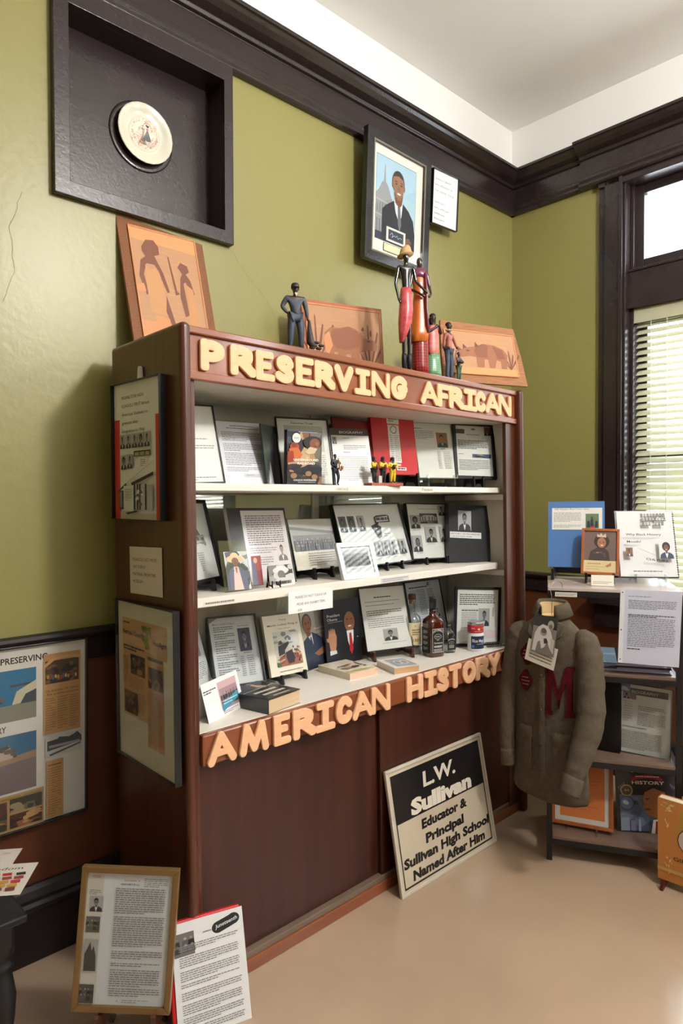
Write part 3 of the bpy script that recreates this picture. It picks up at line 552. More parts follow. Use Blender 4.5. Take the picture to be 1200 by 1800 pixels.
book('railroad', 'paperback_book', 'dark illustrated paperback novel with a painted face, standing on the top shelf', 'book', f, (44, 40, 52), .02)
def f(p): p.rect(.04, .03, .97, .97, (120, 18, 24))
sheet('redfolder', 'red_folder', 'dark red folder standing behind the biography page on the top shelf', 'folder', f, col=(110, 16, 22), thick=.008, prt=GLOSSY)
def f(p):
    p.rect(0, 0, 1, .125, (74, 66, 60)); p.text('BIOGRAPHY', .55, .09, .045, (215, 212, 205), .01, fit=.64, al='c'); p.bust(.02, .15, .14, .28, seed=3)
    p.para(.3, .17, .6, 1, .025, (60, 60, 62)); p.para(.3, .3, .9, 3, .03, GR, seed=3); p.para(.28, .42, .6, 1, .03, (60, 60, 62)); p.para(.1, .5, .92, 14, .031, (150, 150, 150), seed=7)
sheet('biog', 'biography_page', 'page with a brown BIOGRAPHY header behind the saxophone player figurine', 'document', f, col=(222, 220, 214), thick=.004, prt=GLOSSY)
def f(p):
    p.rect(.36, .1, .64, .21, (226, 222, 216)); p.para(.4, .13, .6, 2, .03, INK, seed=1); p.rect(.37, .225, .63, .82, (222, 219, 212)); p.ring(.5, .3, .075, .013, (50, 60, 56), (222, 219, 212))
    for k in range(13): p.para(.4, .39+k*.032, .47, 1, .024, GR, seed=k, last=.9); p.para(.5, .39+k*.032, .62, 1, .024, GR, seed=k+30, last=.9)
    p.rect(.52, .84, .6, .87, (216, 208, 204)); p.rect(.5, .89, .72, .94, (216, 208, 204)); p.text('MHS', .52, .93, .03, (70, 60, 70), fit=.18) if 0 else p.para(.52, .9, .7, 1, .035, (70, 60, 70), last=1, th=.6)
framed_red = book('redbinder', 'red_binder', 'bright red binder with a narrow white program pasted on, on the top shelf', 'binder', f, (196, 32, 44), .02, prt=GLOSSY)
def f(p):
    p.para(.02, .09, .36, 1, .03, (70, 66, 64)); p.para(.03, .14, .52, 6, .028, GR, seed=2); p.bust(.58, .16, .88, .44, bg=(160, 116, 80), skin=(172, 120, 90), hair=(40, 34, 32), coat=(62, 84, 86), shirt=(220, 220, 220), tie=(60, 60, 80)); p.para(.66, .46, .85, 1, .03, INK)
    for k in range(11): p.para(.55, .52+k*.03, .66, 1, .025, GR, seed=k, last=.8); p.para(.72, .52+k*.03, .94, 1, .025, (135, 135, 135), seed=k+20, last=.8)
framed('manbio', 'document_frame', 'thin framed page with a colour photo of a suited man, beside the red binder', 'framed document', .003, .01, mat('thin_silver_edge', (170, 170, 168), .35), f)
def f(p):
    p.rect(.0, .07, .26, .16, (96, 70, 56)); p.bust(.82, .01, 1.0, .18, bg=(110, 60, 44), skin=SK, hair=(30, 24, 24), coat=(36, 34, 40)); p.poly([(.45, .06), (.5, .04), (.56, .06), (.56, .08), (.45, .08)], (110, 100, 96)); p.para(.3, .17, .68, 1, .03, (80, 76, 74), last=1)
    p.para(.06, .29, .92, 6, .031, (72, 66, 64), seed=3, th=.5)
    p.para(.06, .56, .3, 1, .03, GR); p.rect(.44, .56, .97, .635, (60, 84, 120)); p.blocks(.44, .56, .97, .635, [(100, 120, 150), (40, 50, 70), (150, 140, 120)], 10, 3, .3)
    p.para(.06, .68, .9, 7, .031, GR, seed=5)
framed('blackframe1', 'document_frame', 'wide black framed page with a strip of small blue photos, right end of top shelf', 'framed document', .016, .016, BLACKF, f)
# -- middle shelf
def f(p):
    p.poly([(.3, .46), (.36, .43), (.44, .38), (.52, .43), (.72, .42), (.74, .53), (.3, .55)], (150, 148, 140)); p.poly([(.42, .43), (.5, .34), (.6, .43)], (96, 94, 90)); p.rect(.44, .45, .5, .53, (80, 78, 76)); p.rect(.6, .46, .7, .5, (90, 88, 84)); p.blocks(.3, .5, .76, .58, [(196, 192, 180), (150, 148, 138)], 8, 2)
    for k in range(9): p.para(.3+.01*k, .66+k*.028, .7-.02*k, 1, .024, (130, 128, 126), seed=k, last=.7)
framed('frameA', 'document_frame', 'black framed sketch of a house at the left end of the middle shelf', 'framed picture', .014, .018, BLACKF, f)
def f(p):
    p.rect(0, 0, .22, 1, (22, 22, 24)); p.rect(.97, 0, 1, 1, (22, 22, 24)); p.rect(0, 0, 1, .035, (22, 22, 24))
    p.para(.28, .1, .92, 14, .0285, (98, 94, 96), seed=3, th=.45); p.para(.28, .52, .88, 3, .0285, GR, seed=8); p.bust(.74, .46, .92, .7, bg=(205, 196, 192), skin=(150, 140, 136), hair=(70, 64, 64), coat=(110, 104, 100)); p.para(.38, .64, .66, 4, .03, GR, seed=4)
book('pagebinder', 'open_ring_binder', 'black binder holding a typed page with a small portrait, on the middle shelf', 'binder', f, (208, 200, 200), .02)
def acrylic(key, name, label, cat, fn, inset, col=(200, 200, 200), dz=0):
    M, w, h = pose(key, dz); t = thing(name, label, cat, M); x0, y0, x1, y1 = inset
    g = MB(); g.box((-w/2, 0, -.003), (w/2, h, -.0008)); g.box((-w/2, 0, -.04), (w/2, .0022, -.003)); build(g, 'acrylic_stand', ACRY, t)
    p = Page((x1-x0)*w, (y1-y0)*h, col, z0=.0003, x0=-w/2+x0*w, y0=(1-y1)*h, thick=.0006); fn(p); p.build('photo', GLOSSY, t); return t
def hatman(p, sc=(190, 150, 110)):
    p.blocks(0, 0, 1, 1, [(60, 76, 60), (120, 130, 110), (90, 90, 100), (200, 200, 190)], 22, 8, .3)
    p.ell(.42, .2, .36, .1, (214, 178, 140)); p.ell(.42, .13, .18, .1, (220, 186, 150)); p.ell(.43, .26, .15, .1, (120, 84, 66)); p.poly([(.34, .34), (.52, .34), (.5, .44), (.36, .44)], (110, 76, 60))
    p.poly([(.1, 1), (.06, .6), (.16, .48), (.34, .4), (.54, .4), (.74, .48), (.86, .62), (.88, 1)], (92, 92, 112)); p.poly([(.34, .4), (.54, .4), (.66, 1), (.24, 1)], (206, 182, 172)); p.poly([(.4, .42), (.48, .42), (.46, .56), (.42, .56)], (130, 84, 66))
    for k in range(8): p.ell(.1+.11*k, .3+.1*(k % 3), .02, .015, (30, 40, 34), 6)
acrylic('hatphoto', 'photo_holder', 'clear acrylic holder with a colour photo of a person in a pale sun hat', 'photo holder', hatman, (.12, .22, .97, .97))
def f(p): p.rect(0, 0, 1, .5, (150, 56, 52)); p.rect(0, .5, 1, 1, (128, 50, 56)); p.poly([(0, .1), (.35, .2), (.5, 1), (0, 1)], (92, 88, 116)); p.ell(.4, .15, .2, .1, (200, 160, 140))
acrylic('redpic', 'photo_holder', 'narrow clear holder with a small red picture beside the sun hat photo', 'photo holder', f, (.02, .02, .98, .98))
def f(p):
    p.blocks(0, 0, 1, 1, [(70, 72, 70), (190, 190, 186), (120, 120, 118), (40, 40, 40)], 24, 2, .3); p.ell(.5, .34, .33, .24, (206, 200, 194)); p.ell(.5, .28, .2, .22, (216, 210, 204)); p.ell(.5, .58, .15, .24, (110, 100, 96)); p.poly([(.2, 1), (.3, .8), (.7, .8), (.85, 1)], (190, 190, 190))
sheet('hatprint', 'small_print', 'small grey photo print of a face under a wide hat, propped on the binder', 'photo', f, col=(150, 150, 148), thick=.002, prt=GLOSSY)
def f(p): p.text('LET US HELP THAT THING', .3, .62, .36, (60, 60, 60), fit=.6) if 0 else p.para(.28, .3, .9, 1, .6, (90, 88, 86), th=.7, last=1)
sheet('clipcard', 'name_card', 'small folded white caption card below the hat print on the middle shelf', 'card', f, col=(226, 218, 206), thick=.001)
def f(p):
    p.rect(0, 0, 1, .14, (176, 170, 158)); p.poly([(0, .14), (1, .26), (1, .32), (0, .2)], (96, 88, 84)); p.rect(0, .62, 1, 1, (200, 194, 178)); p.poly([(0, .2), (1, .32), (1, .62), (0, .62)], (150, 146, 138)); p.crowd(.04, .32, .96, .64, 3, 16, (110, 106, 102), 4)
    p.para(.3, .68, .95, 6, .045, (150, 144, 132), seed=4)
sheet('groupphoto', 'group_photo', 'faded group photo of many people in a clear sleeve on the middle shelf', 'photo', f, col=(170, 165, 152), thick=.003, prt=GLOSSY)
def f(p):
    for k, x in enumerate((.05, .17, .31)): bwbust(p, x, .18, x+.1, .44, ('long', 'afro', 'short')[k], k, k < 2)
    p.poly([(.56, .22), (.6, .19), (.76, .18), (.8, .2), (.8, .31), (.62, .31), (.6, .35), (.57, .34)], (50, 50, 52)); p.poly([(.585, .22), (.78, .2), (.78, .29), (.585, .3)], (214, 216, 214)); p.text('HENDERSON', .6, .275, .05, (70, 70, 72), .01, fit=.17) if 0 else p.para(.59, .225, .78, 1, .06, (84, 84, 86), th=.8, last=1)
    p.poly([(.49, .36), (.56, .33), (.64, .38), (.63, .45), (.62, .55), (.57, .58), (.54, .5), (.52, .42)], (46, 46, 48)); p.ell(.575, .46, .025, .02, (160, 160, 160)); p.ell(.56, .41, .012, .01, (190, 190, 190), 8)
    p.text("ALUMNI", .67, .53, .03, (120, 120, 124), fit=.1) if 0 else p.para(.66, .5, .76, 2, .035, (130, 130, 134))
    for k, x in enumerate((.05, .17, .29, .47, .58, .69, .84)): bwbust(p, x, .62, x+.1, .87, ('short', 'long', 'bob')[k % 3], k+3); p.para(x, .9, x+.1, 1, .02, GR, last=.8)
framed('classframe', 'framed_collage', 'long black framed collage of portraits with a crest, centre of the middle shelf', 'framed picture', .004, .022, BLACKF, f)
SILV = mat('silver_metal', (205, 206, 208), .28, metal=.75)
def f(p): p.rect(.04, .06, .96, .94, (200, 200, 202)); p.crowd(.07, .2, .93, .72, 3, 12, (128, 128, 130), 9); p.rect(.07, .1, .93, .24, (176, 178, 182)); p.para(.2, .8, .8, 1, .05, GR)
framed('silver', 'silver_photo_frame', 'small ornate silver frame with a grey team photo, at the front of the middle shelf', 'photo frame', .02, .014, SILV, f)
def f(p):
    p.para(.28, .08, .82, 1, .02, (90, 90, 92), last=1)
    bwbust(p, .79, .01, .98, .21, 'short', 1); bwbust(p, .06, .2, .3, .45, 'afro', 2); p.rect(.3, .17, .74, .36, (70, 70, 70)); p.poly([(.32, .24), (.42, .2), (.62, .2), (.72, .24), (.72, .32), (.32, .32)], (188, 188, 186)); p.blocks(.3, .3, .74, .36, [(120, 120, 120), (40, 40, 40)], 8, 3)
    for x in (.36, .42, .52, .6, .66): p.rect(x, .23, x+.02, .31, (60, 60, 60))
    bwbust(p, .38, .42, .66, .71, 'bob', 3); bwbust(p, .74, .42, .97, .71, 'short', 4); bwbust(p, .04, .58, .27, .87, 'long', 6)
    for x, y in ((.08, .47), (.4, .73), (.76, .73), (.1, .89)): p.para(x, y, x+.2, 1, .02, GR, last=.9)
framed('portraits', 'portrait_collage', 'white collage of black and white portraits around a building, beside the black album', 'framed picture', .004, .02, BLACKF, f)
def f(p):
    p.rect(.93, 0, .95, 1, (12, 12, 13)); bwbust(p, .22, .11, .54, .45, 'short', 1); p.rect(.02, .48, .78, .585, (220, 220, 218)); p.text('HISTORY OF PROFESSOR', .04, .525, .026, INK, fit=.7); p.text("L.W. SUTTON'S WORK", .06, .57, .026, INK, fit=.5)
book('album', 'black_album', 'black album with a pasted portrait and white caption strip, right end of middle shelf', 'album', f, (26, 26, 28), .045, pages=(150, 120, 100), prt=PAPER, spine='l')
def f(p): p.text('PLEASE DO NOT TOUCH OR', .5, .34, .12, INK, .0, fit=.7, al='c'); p.text('MOVE ANY EXHIBIT ITEM-', .18, .66, .12, INK, fit=.64); p.text('ASK', .2, .93, .12, INK, fit=.1)
sheet('signpaper', 'paper_notice', 'white paper notice taped to the middle shelf edge asking not to touch exhibits', 'notice', f, col=(232, 230, 226), thick=.0006)
# -- bottom deck
def f(p): p.rect(.72, .3, .93, .5, (150, 150, 156)); p.para(.75, .1, .95, 5, .03, GR, seed=2); p.para(.7, .6, .95, 9, .03, GR, seed=5)
sheet('leftpage', 'pale_page', 'pale page half hidden behind the left post on the bottom shelf', 'document', f, col=(214, 216, 216), thick=.004)
def f(p):
    p.text('Martin Luther King, Jr', .1, .1, .02, (60, 60, 66), .004, fit=.46); p.line(.1, .11, .92, .11, .002, GR); p.para(.62, .14, .86, 1, .022, (50, 50, 60), last=1)
    for k in range(7): p.para(.1, .135+k*.105, .53, 3, .03, (98, 98, 106), seed=k, th=.42)
    p.bust(.6, .18, .86, .53, bg=(72, 74, 96), skin=(124, 118, 128), hair=(24, 24, 32), coat=(44, 46, 78), shirt=(214, 214, 222), tie=(36, 36, 60), seed=1); p.para(.66, .55, .84, 1, .022, (40, 40, 50), last=1)
    for k in range(10): p.para(.58, .6+k*.031, .68, 1, .028, GR, seed=k+40, last=.8); p.para(.72, .6+k*.031, .9, 1, .028, GR, seed=k+60, last=.8)
framed('mlkframe', 'document_frame', 'dark grey framed biography with a bluish portrait at right, left end of the bottom shelf', 'framed document', .004, .03, mat('charcoal_frame', (58, 60, 64), .4), f, pagecol=(212, 214, 216))
M, w, h = pose('tealcard'); t = thing('photo_card', 'small white card with a pink and teal group photo, front left of the bottom shelf', 'card', M)
p = Page(w, h, (228, 224, 222), thick=.0008); p.para(.03, .2, .36, 2, .06, (60, 60, 64), seed=1, th=.55); p.rect(.4, .12, .92, .84, (196, 160, 160)); p.crowd(.42, .3, .9, .84, 2, 9, (160, 130, 136), 5); p.poly([(.42, .68), (.9, .5), (.9, .68), (.42, .88)], (60, 136, 160)); p.para(.46, .62, .86, 2, .07, (190, 216, 222), seed=4); p.para(.42, .88, .84, 2, .045, GR, seed=6)
p.build('printed_page', PAPER, t); build(MB().add([(-w/2, 0, -.001), (w/2, 0, -.001), (w/2, h, -.001), (-w/2, h, -.001), (-w/2+.004, .001, -.06), (w/2-.004, .001, -.06)], [(0, 1, 5, 4), (4, 5, 2, 3)]), 'folded_back', mat('white_card', (226, 222, 216), .7), t)
def f(p):
    p.text('Young', .52, .1, .03, INK, .0, fit=.2, al='c'); p.text('Martin Luther King, Jr.', .53, .185, .034, INK, .008, fit=.86, al='c'); p.text('I Have a Dream', .53, .245, .022, (160, 50, 50), fit=.36, al='c')
    p.rect(.2, .28, .9, .86, (206, 204, 196)); p.blocks(.2, .28, .9, .5, [(150, 154, 156), (214, 212, 206), (120, 124, 126)], 14, 3, .2)
    p.poly([(.22, .86), (.3, .7), (.5, .64), (.7, .66), (.9, .7), (.9, .86)], (150, 96, 70)); p.ell(.37, .47, .05, .035, (84, 54, 40)); p.poly([(.3, .52), (.42, .5), (.58, .46), (.6, .5), (.46, .6), (.44, .7), (.28, .7)], (34, 36, 42)); p.poly([(.46, .64), (.66, .6), (.68, .82), (.5, .84)], (92, 40, 36)); p.ell(.58, .72, .11, .1, (40, 26, 44))
    R = random.Random(3)
    for k in range(22): p.ell(.68+R.random()*.2, .56+R.random()*.24, .02, .022, R.choice([(170, 60, 80), (220, 150, 90), (60, 40, 60), (110, 40, 50), (90, 110, 90)]), 8)
    for k in range(4): p.poly([(.22, .7+.04*k), (.42, .66+.04*k), (.42, .675+.04*k), (.22, .715+.04*k)], ((200, 190, 170), (150, 40, 40))[k % 2])
    p.poly([(.2, .78), (.28, .8), (.3, .86), (.2, .86)], (60, 100, 60)); p.para(.24, .93, .86, 1, .03, (120, 116, 110), last=1)
book('mlkbook', 'picture_book', 'cream children\'s picture book with a speech scene on its cover, on a small easel', 'book', f, (228, 220, 200), .012)
def f(p):
    p.rect(0, 0, 1, 1, (176, 170, 158)); p.rect(.6, 0, 1, 1, (150, 146, 138)); p.text('President', .95, .36, .05, (236, 234, 228), fit=.42, al='r'); p.text('Obama', .95, .43, .05, (236, 234, 228), fit=.32, al='r')
    p.poly([(0, .95), (.02, .5), (.18, .44), (.4, .38), (.62, .44), (.84, .55), (.97, .8), (.97, .97), (0, 1)], (48, 58, 78)); p.poly([(.22, .43), (.4, .4), (.42, .6)], (214, 218, 226)); p.poly([(.3, .46), (.36, .46), (.42, .62), (.36, .62)], (60, 70, 96))
    p.ell(.24, .2, .2, .17, (34, 28, 26)); p.ell(.24, .23, .18, .165, (142, 96, 70)); p.ell(.2, .2, .03, .012, (60, 40, 32), 8); p.ell(.32, .2, .03, .012, (60, 40, 32), 8); p.ell(.28, .31, .06, .012, (96, 52, 44)); p.poly([(.15, .35), (.34, .36), (.34, .43), (.2, .45)], (120, 80, 58))
    p.poly([(.4, .76), (.8, .68), (.94, .72), (.94, .8), (.6, .84)], (150, 102, 76)); p.poly([(0, .86), (1, .8), (1, 1), (0, 1)], (38, 46, 62))
book('mag1', 'grey_magazine', 'pale grey commemorative magazine with a man in a suit, arms crossed', 'magazine', f, (150, 146, 140), .006)
def f(p):
    p.rect(.02, .02, .98, .98, (20, 22, 32)); p.poly([(.3, 1), (.36, .78), (.5, .62), (.62, .56), (.82, .56), (.96, .62), (1, .7), (1, 1)], (14, 15, 20)); p.text('TIME', .05, .2, .1, (120, 24, 30), fit=.4) if 0 else None
    p.ell(.7, .32, .17, .16, (28, 22, 20)); p.ell(.7, .36, .15, .16, (150, 98, 70)); p.ell(.64, .32, .025, .01, (50, 34, 28), 8); p.ell(.76, .32, .025, .01, (50, 34, 28), 8); p.ell(.7, .43, .05, .012, (232, 224, 214)); p.poly([(.6, .5), (.8, .5), (.78, .66), (.7, .86), (.62, .66)], (222, 224, 230)); p.poly([(.67, .54), (.73, .54), (.76, .8), (.7, .88), (.65, .8)], (176, 28, 40))
    p.poly([(.08, .56), (.1, .5), (.28, .5), (.31, .56), (.29, .7), (.26, .78), (.12, .78)], (180, 128, 98))
    for k in range(4): p.ell(.12+.045*k, .5-.012*(k in (1, 2)), .02, .065, (184, 132, 102), 10)
    p.ell(.07, .6, .05, .025, (178, 126, 96), rot=.9); p.poly([(.1, .77), (.28, .77), (.3, .86), (.1, .88)], (210, 212, 220)); p.poly([(.06, .84), (.34, .82), (.38, 1), (.0, 1)], (20, 24, 44))
    p.text('President', .08, .25, .045, (226, 226, 230), fit=.36); p.text('Obama', .08, .31, .045, (226, 226, 230), fit=.28); p.para(.1, .33, .5, 1, .02, (170, 170, 176), last=1); p.ell(.9, .62, .02, .012, (180, 186, 200), 6)
book('mag2', 'dark_magazine', 'dark commemorative magazine with a smiling man in a red tie, hand raised', 'magazine', f, (18, 19, 26), .006)
def f(p):
    p.para(.3, .15, .68, 1, .03, INK, th=.55, last=1); p.para(.1, .22, .9, 1, .03, GR, last=.95, seed=1); p.para(.1, .28, .8, 1, .03, GR, seed=2, last=.9); p.para(.1, .37, .9, 3, .032, (92, 90, 90), seed=4, th=.45); p.para(.1, .5, .92, 5, .032, GR, seed=5); bwbust(p, .4, .68, .72, .87, 'bob', 1); p.para(.35, .9, .9, 1, .02, (160, 160, 160), last=1)
framed('wframe', 'document_frame', 'thin black framed page with a soldier-like portrait at the bottom, on a brown wooden easel', 'framed document', .003, .012, BLACKF, f)
def f(p):
    p.para(.1, .08, .62, 1, .035, (50, 50, 56), th=.55, last=1); bwbust(p, .62, .02, .7, .08); p.rect(.1, .13, .3, .4, (192, 200, 214)); 
    for k in range(16): p.para(.32, .13+k*.026, .55, 1, .026, (110, 112, 122), seed=k, last=.9); p.para(.6, .13+k*.026, .8, 1, .026, (110, 112, 122), seed=k+20, last=.9)
    bwbust(p, .72, .44, .86, .6, 'long', 2); p.ell(.77, .76, .1, .06, (150, 120, 140)); p.para(.3, .6, .65, 6, .028, GR)
framed('glossy', 'document_frame', 'black edged glossy page with columns of names, behind the dark liquor bottle', 'framed document', .004, .012, BLACKF, f, pagecol=(212, 216, 224))
def f(p):
    p.para(.06, .09, .94, 6, .036, (58, 58, 60), seed=2, th=.5, last=.5); p.rect(.1, .35, .62, .78, (214, 214, 212)); p.para(.12, .38, .55, 1, .03, INK, last=1, th=.6); p.para(.12, .43, .5, 10, .03, GR, seed=6); bwbust(p, .53, .35, .8, .68, 'bob', 2); p.rect(.86, .33, .9, .5, (170, 170, 170)); p.ell(.82, .82, .2, .08, (226, 206, 212))
framed('blackframe2', 'document_frame', 'broad black framed page with an old newspaper clipping, right end of the bottom shelf', 'framed document', .013, .014, BLACKF, f)
# -- left side of the cabinet
def f(p):
    p.rect(0, .26, .12, 1, (196, 62, 52)); p.rect(.865, .26, 1, 1, (196, 62, 52)); p.rect(.13, .955, .86, 1, (206, 202, 190)); I = (44, 46, 50)
    for k, s in enumerate(('MORRILTON HIGH', 'SCHOOLS FIRST African', 'American Students to', 'graduate after', 'integration in 1966')): p.text(s, .17, .115+k*.062, .024, I, 0, fit=(.46, .58, .54, .35, .48)[k])
    for k in range(5): bwbust(p, .12+k*.135, .375, .24+k*.135, .48, ('short', 'short', 'short', 'afro', 'short')[k], k)
    p.rect(.45, .505, .79, .545, (60, 56, 48)); p.rect(.47, .515, .56, .54, (160, 150, 126)); p.rect(.58, .515, .67, .54, (160, 150, 126)); p.rect(.69, .515, .77, .54, (160, 150, 126)); bwbust(p, .17, .53, .3, .635, 'afro', 5); bwbust(p, .31, .525, .43, .63, 'short', 6); p.para(.6, .57, .7, 4, .013, GR)
    p.line(.13, .78, .86, .585, .003, (130, 130, 132)); p.poly([(.12, .79), (.3, .735), (.3, .755), (.12, .8)], (44, 44, 46)); p.poly([(.4, .735), (.86, .66), (.86, .685), (.42, .755)], (54, 54, 56)); p.rect(.14, .79, .25, .93, (70, 70, 72)); p.rect(.16, .8, .2, .92, (130, 130, 130))
    p.rect(.46, .75, .84, .93, (176, 176, 174))
    for x in (.46, .52, .57, .69): p.rect(x, .745, x+.035, .93, (50, 50, 52))
    p.blocks(.5, .78, .66, .9, [(90, 90, 92), (210, 210, 208)], 16, 3, .2); p.rect(.25, .755, .46, .94, (206, 206, 204)); p.para(.28, .78, .43, 7, .013, (120, 120, 122)); p.poly([(.28, .955), (.52, .935), (.56, .945), (.34, .965)], (54, 54, 54)); p.blocks(.12, .9, .2, .945, [(70, 70, 70)], 4, 2)
framed('poster', 'framed_poster', 'black framed poster with red side bars about 1966 graduates, high on the cabinet side', 'framed poster', .0025, .026, BLACKF, f, pagecol=(222, 226, 226), glass=False)
build(MB().prism([(-.012, .43), (.012, .43), (.008, .47), (.004, .478), (-.004, .478), (-.008, .47)], -.028, -.02), 'adhesive_hook', mat('white_hook', (225, 224, 220), .4), bpy.data.objects['framed_poster'], label='white adhesive hook')
def f(p):
    for k, s in enumerate(('PLEASE DO NOT MOVE', 'ANY DISPLAY', 'MATERIAL FROM THE', 'MUSEUM')): p.text(s, .1, .3+k*.155, .07, (40, 38, 38), .0, fit=(.74, .4, .7, .3)[k])
sheet('nomove', 'paper_notice', 'white paper notice taped to the cabinet side about not moving display material', 'notice', f, col=(216, 204, 192), thick=.0006)
def f(p):
    T = (196, 156, 112); p.rect(.08, .105, .86, .31, T); p.rect(.09, .3, .52, .73, T); p.rect(.52, .29, .8, .87, (190, 150, 104)); p.blocks(.42, .13, .6, .27, [(128, 138, 60), (118, 126, 56)], 10, 3, .3); p.para(.1, .13, .3, 1, .02, (60, 44, 30))
    p.text('Fork Dove Country', .1, .215, .03, (48, 38, 28), 0, fit=.36) if 0 else p.text('Petit Jean Country', .1, .21, .03, (48, 38, 28), .01, fit=.36); p.text('Headlight', .63, .23, .03, (48, 38, 28), .01, fit=.22)
    p.para(.1, .28, .5, 2, .018, (70, 52, 36), th=.6, seed=2); p.rect(.23, .33, .49, .455, (70, 52, 40)); p.blocks(.23, .33, .49, .455, [(110, 84, 60), (40, 30, 26), (150, 120, 90)], 14, 4, .25); p.rect(.54, .31, .79, .33, (70, 52, 40)); p.rect(.55, .37, .79, .5, (80, 60, 46)); p.blocks(.55, .37, .79, .5, [(150, 120, 90), (50, 38, 30)], 14, 5, .25)
    p.rect(.12, .57, .36, .71, (60, 46, 36)); p.blocks(.12, .57, .36, .71, [(110, 84, 60), (36, 30, 26)], 12, 6, .3)
    for x0, x1, y0, n in ((.1, .2, .35, 13), (.22, .5, .47, 6), (.38, .51, .56, 11), (.55, .79, .52, 24)): p.para(x0, y0, x1, n, .0135, (150, 112, 74), seed=n)
framed('newsframe', 'framed_newspaper', 'framed yellowed newspaper clipping on pale card, low on the cabinet side', 'framed newspaper', .003, .022, BLACKF, f, pagecol=(206, 204, 186))
# -- collage board on the left wall: extends past the picture's left edge
PZ = POSE['wallposter']; hw = PZ[7]; PZ[1] = PZ[1]+hw/2-.48; PZ[7] = .96
def f(p):
    X = lambda a: 1-(1-a)*.277/.96
    p.text('PRESERVING', X(.03), .085, .035, (24, 24, 26), .02, fit=.15); T = (186, 142, 92)
    p.rect(.55, .12, X(.42), .4, (36, 110, 150)); p.blocks(.56, .2, X(.41), .32, [(70, 84, 90), (56, 70, 78), (90, 96, 92)], 20, 3, .12); p.rect(.55, .31, X(.42), .4, (128, 126, 110)); p.poly([(X(.15), .31), (X(.2), .24), (X(.42), .19), (X(.42), .3)], (196, 190, 160)); p.poly([(X(.24), .31), (X(.3), .26), (X(.42), .24), (X(.42), .31)], (60, 66, 80))
    p.text('Charleston', X(-.12), .215, .035, (104, 160, 190), 0, fit=.155) if 0 else None
    p.text('RY', X(.0), .455, .035, (40, 34, 34), .01, fit=.025)
    p.rect(.55, .475, X(.42), .79, (44, 94, 128)); p.rect(.55, .6, X(.42), .79, (118, 104, 104)); p.poly([(.55, .61), (X(-.2), .58), (X(.1), .6), (X(.42), .58), (X(.42), .62), (.55, .65)], (150, 120, 96)); p.poly([(X(-.1), .61), (X(-.05), .55), (X(.12), .53), (X(.18), .6)], (176, 156, 140)); p.blocks(X(-.1), .53, X(.2), .6, [(60, 56, 50), (80, 76, 64)], 8, 2, .3)
    p.rect(X(.5), .06, X(.94), .515, T); p.rect(X(.52), .1, X(.92), .23, (84, 62, 48)); p.blocks(X(.52), .12, X(.92), .23, [(50, 40, 40), (120, 88, 60), (40, 50, 60)], 22, 4, .2)
    for k in range(12): p.ell(X(.55+.03*k), .19+.004*(k % 3), .0035, .012, [(190, 150, 60), (150, 60, 60), (90, 100, 120), (200, 170, 140)][k % 4], 8)
    p.poly([(X(.5), .12), (X(.6), .085), (X(.8), .075), (X(.94), .09), (X(.94), .105), (X(.8), .09), (X(.62), .1), (X(.5), .14)], (196, 156, 108)); p.text('City dedicates L.W. Sullivan', X(.52), .275, .014, (60, 40, 26), 0, fit=.113); p.text('Park on former school site', X(.54), .295, .014, (60, 40, 26), 0, fit=.108)
    for x in (.52, .66, .8): p.para(X(x), .31, X(x+.12), 14, .0135, (150, 110, 68), seed=int(x*50))
    p.rect(X(.52), .525, X(.95), .64, (196, 194, 190)); p.poly([(X(.54), .555), (X(.66), .55), (X(.68), .54), (X(.8), .55), (X(.86), .54), (X(.9), .53), (X(.95), .56), (X(.95), .59), (X(.54), .61)], (70, 70, 74)); p.rect(X(.56), .58, X(.93), .595, (150, 150, 152)); p.poly([(X(.56), .63), (X(.94), .595), (X(.94), .605), (X(.58), .64)], (90, 90, 92))
    p.rect(X(.53), .665, X(.73), .99, T); p.para(X(.55), .69, X(.71), 1, .012, (80, 56, 34), last=1); p.para(X(.55), .71, X(.71), 20, .0135, (150, 110, 68), seed=5)
    p.rect(.5, .8, X(.5), 1.0, (170, 136, 96)); p.rect(X(.12), .825, X(.48), .9, (66, 62, 48)); p.blocks(X(.12), .825, X(.48), .9, [(96, 96, 70), (50, 50, 42), (150, 130, 100)], 14, 5, .3); p.rect(X(.12), .91, X(.48), .985, (80, 50, 36)); p.blocks(X(.12), .91, X(.48), .985, [(150, 90, 60), (60, 40, 40), (180, 140, 90)], 14, 6, .3); p.rect(X(-.3), .83, X(.09), .985, (110, 80, 60)); p.blocks(X(-.3), .83, X(.09), .985, [(150, 110, 70), (60, 60, 50), (90, 60, 50)], 16, 6, .3)
    p.para(X(.02), .81, X(.48), 1, .014, (150, 120, 60), last=1, th=.6)
    p.rect(.04, .12, .5, .5, (90, 110, 130)); p.rect(.04, .54, .5, .94, (150, 130, 100))
framed('wallposter', 'collage_board', 'framed collage board of school photos and clippings on the brown wainscot at left', 'framed collage', .006, .026, BLACKF, f, pagecol=(214, 208, 200))
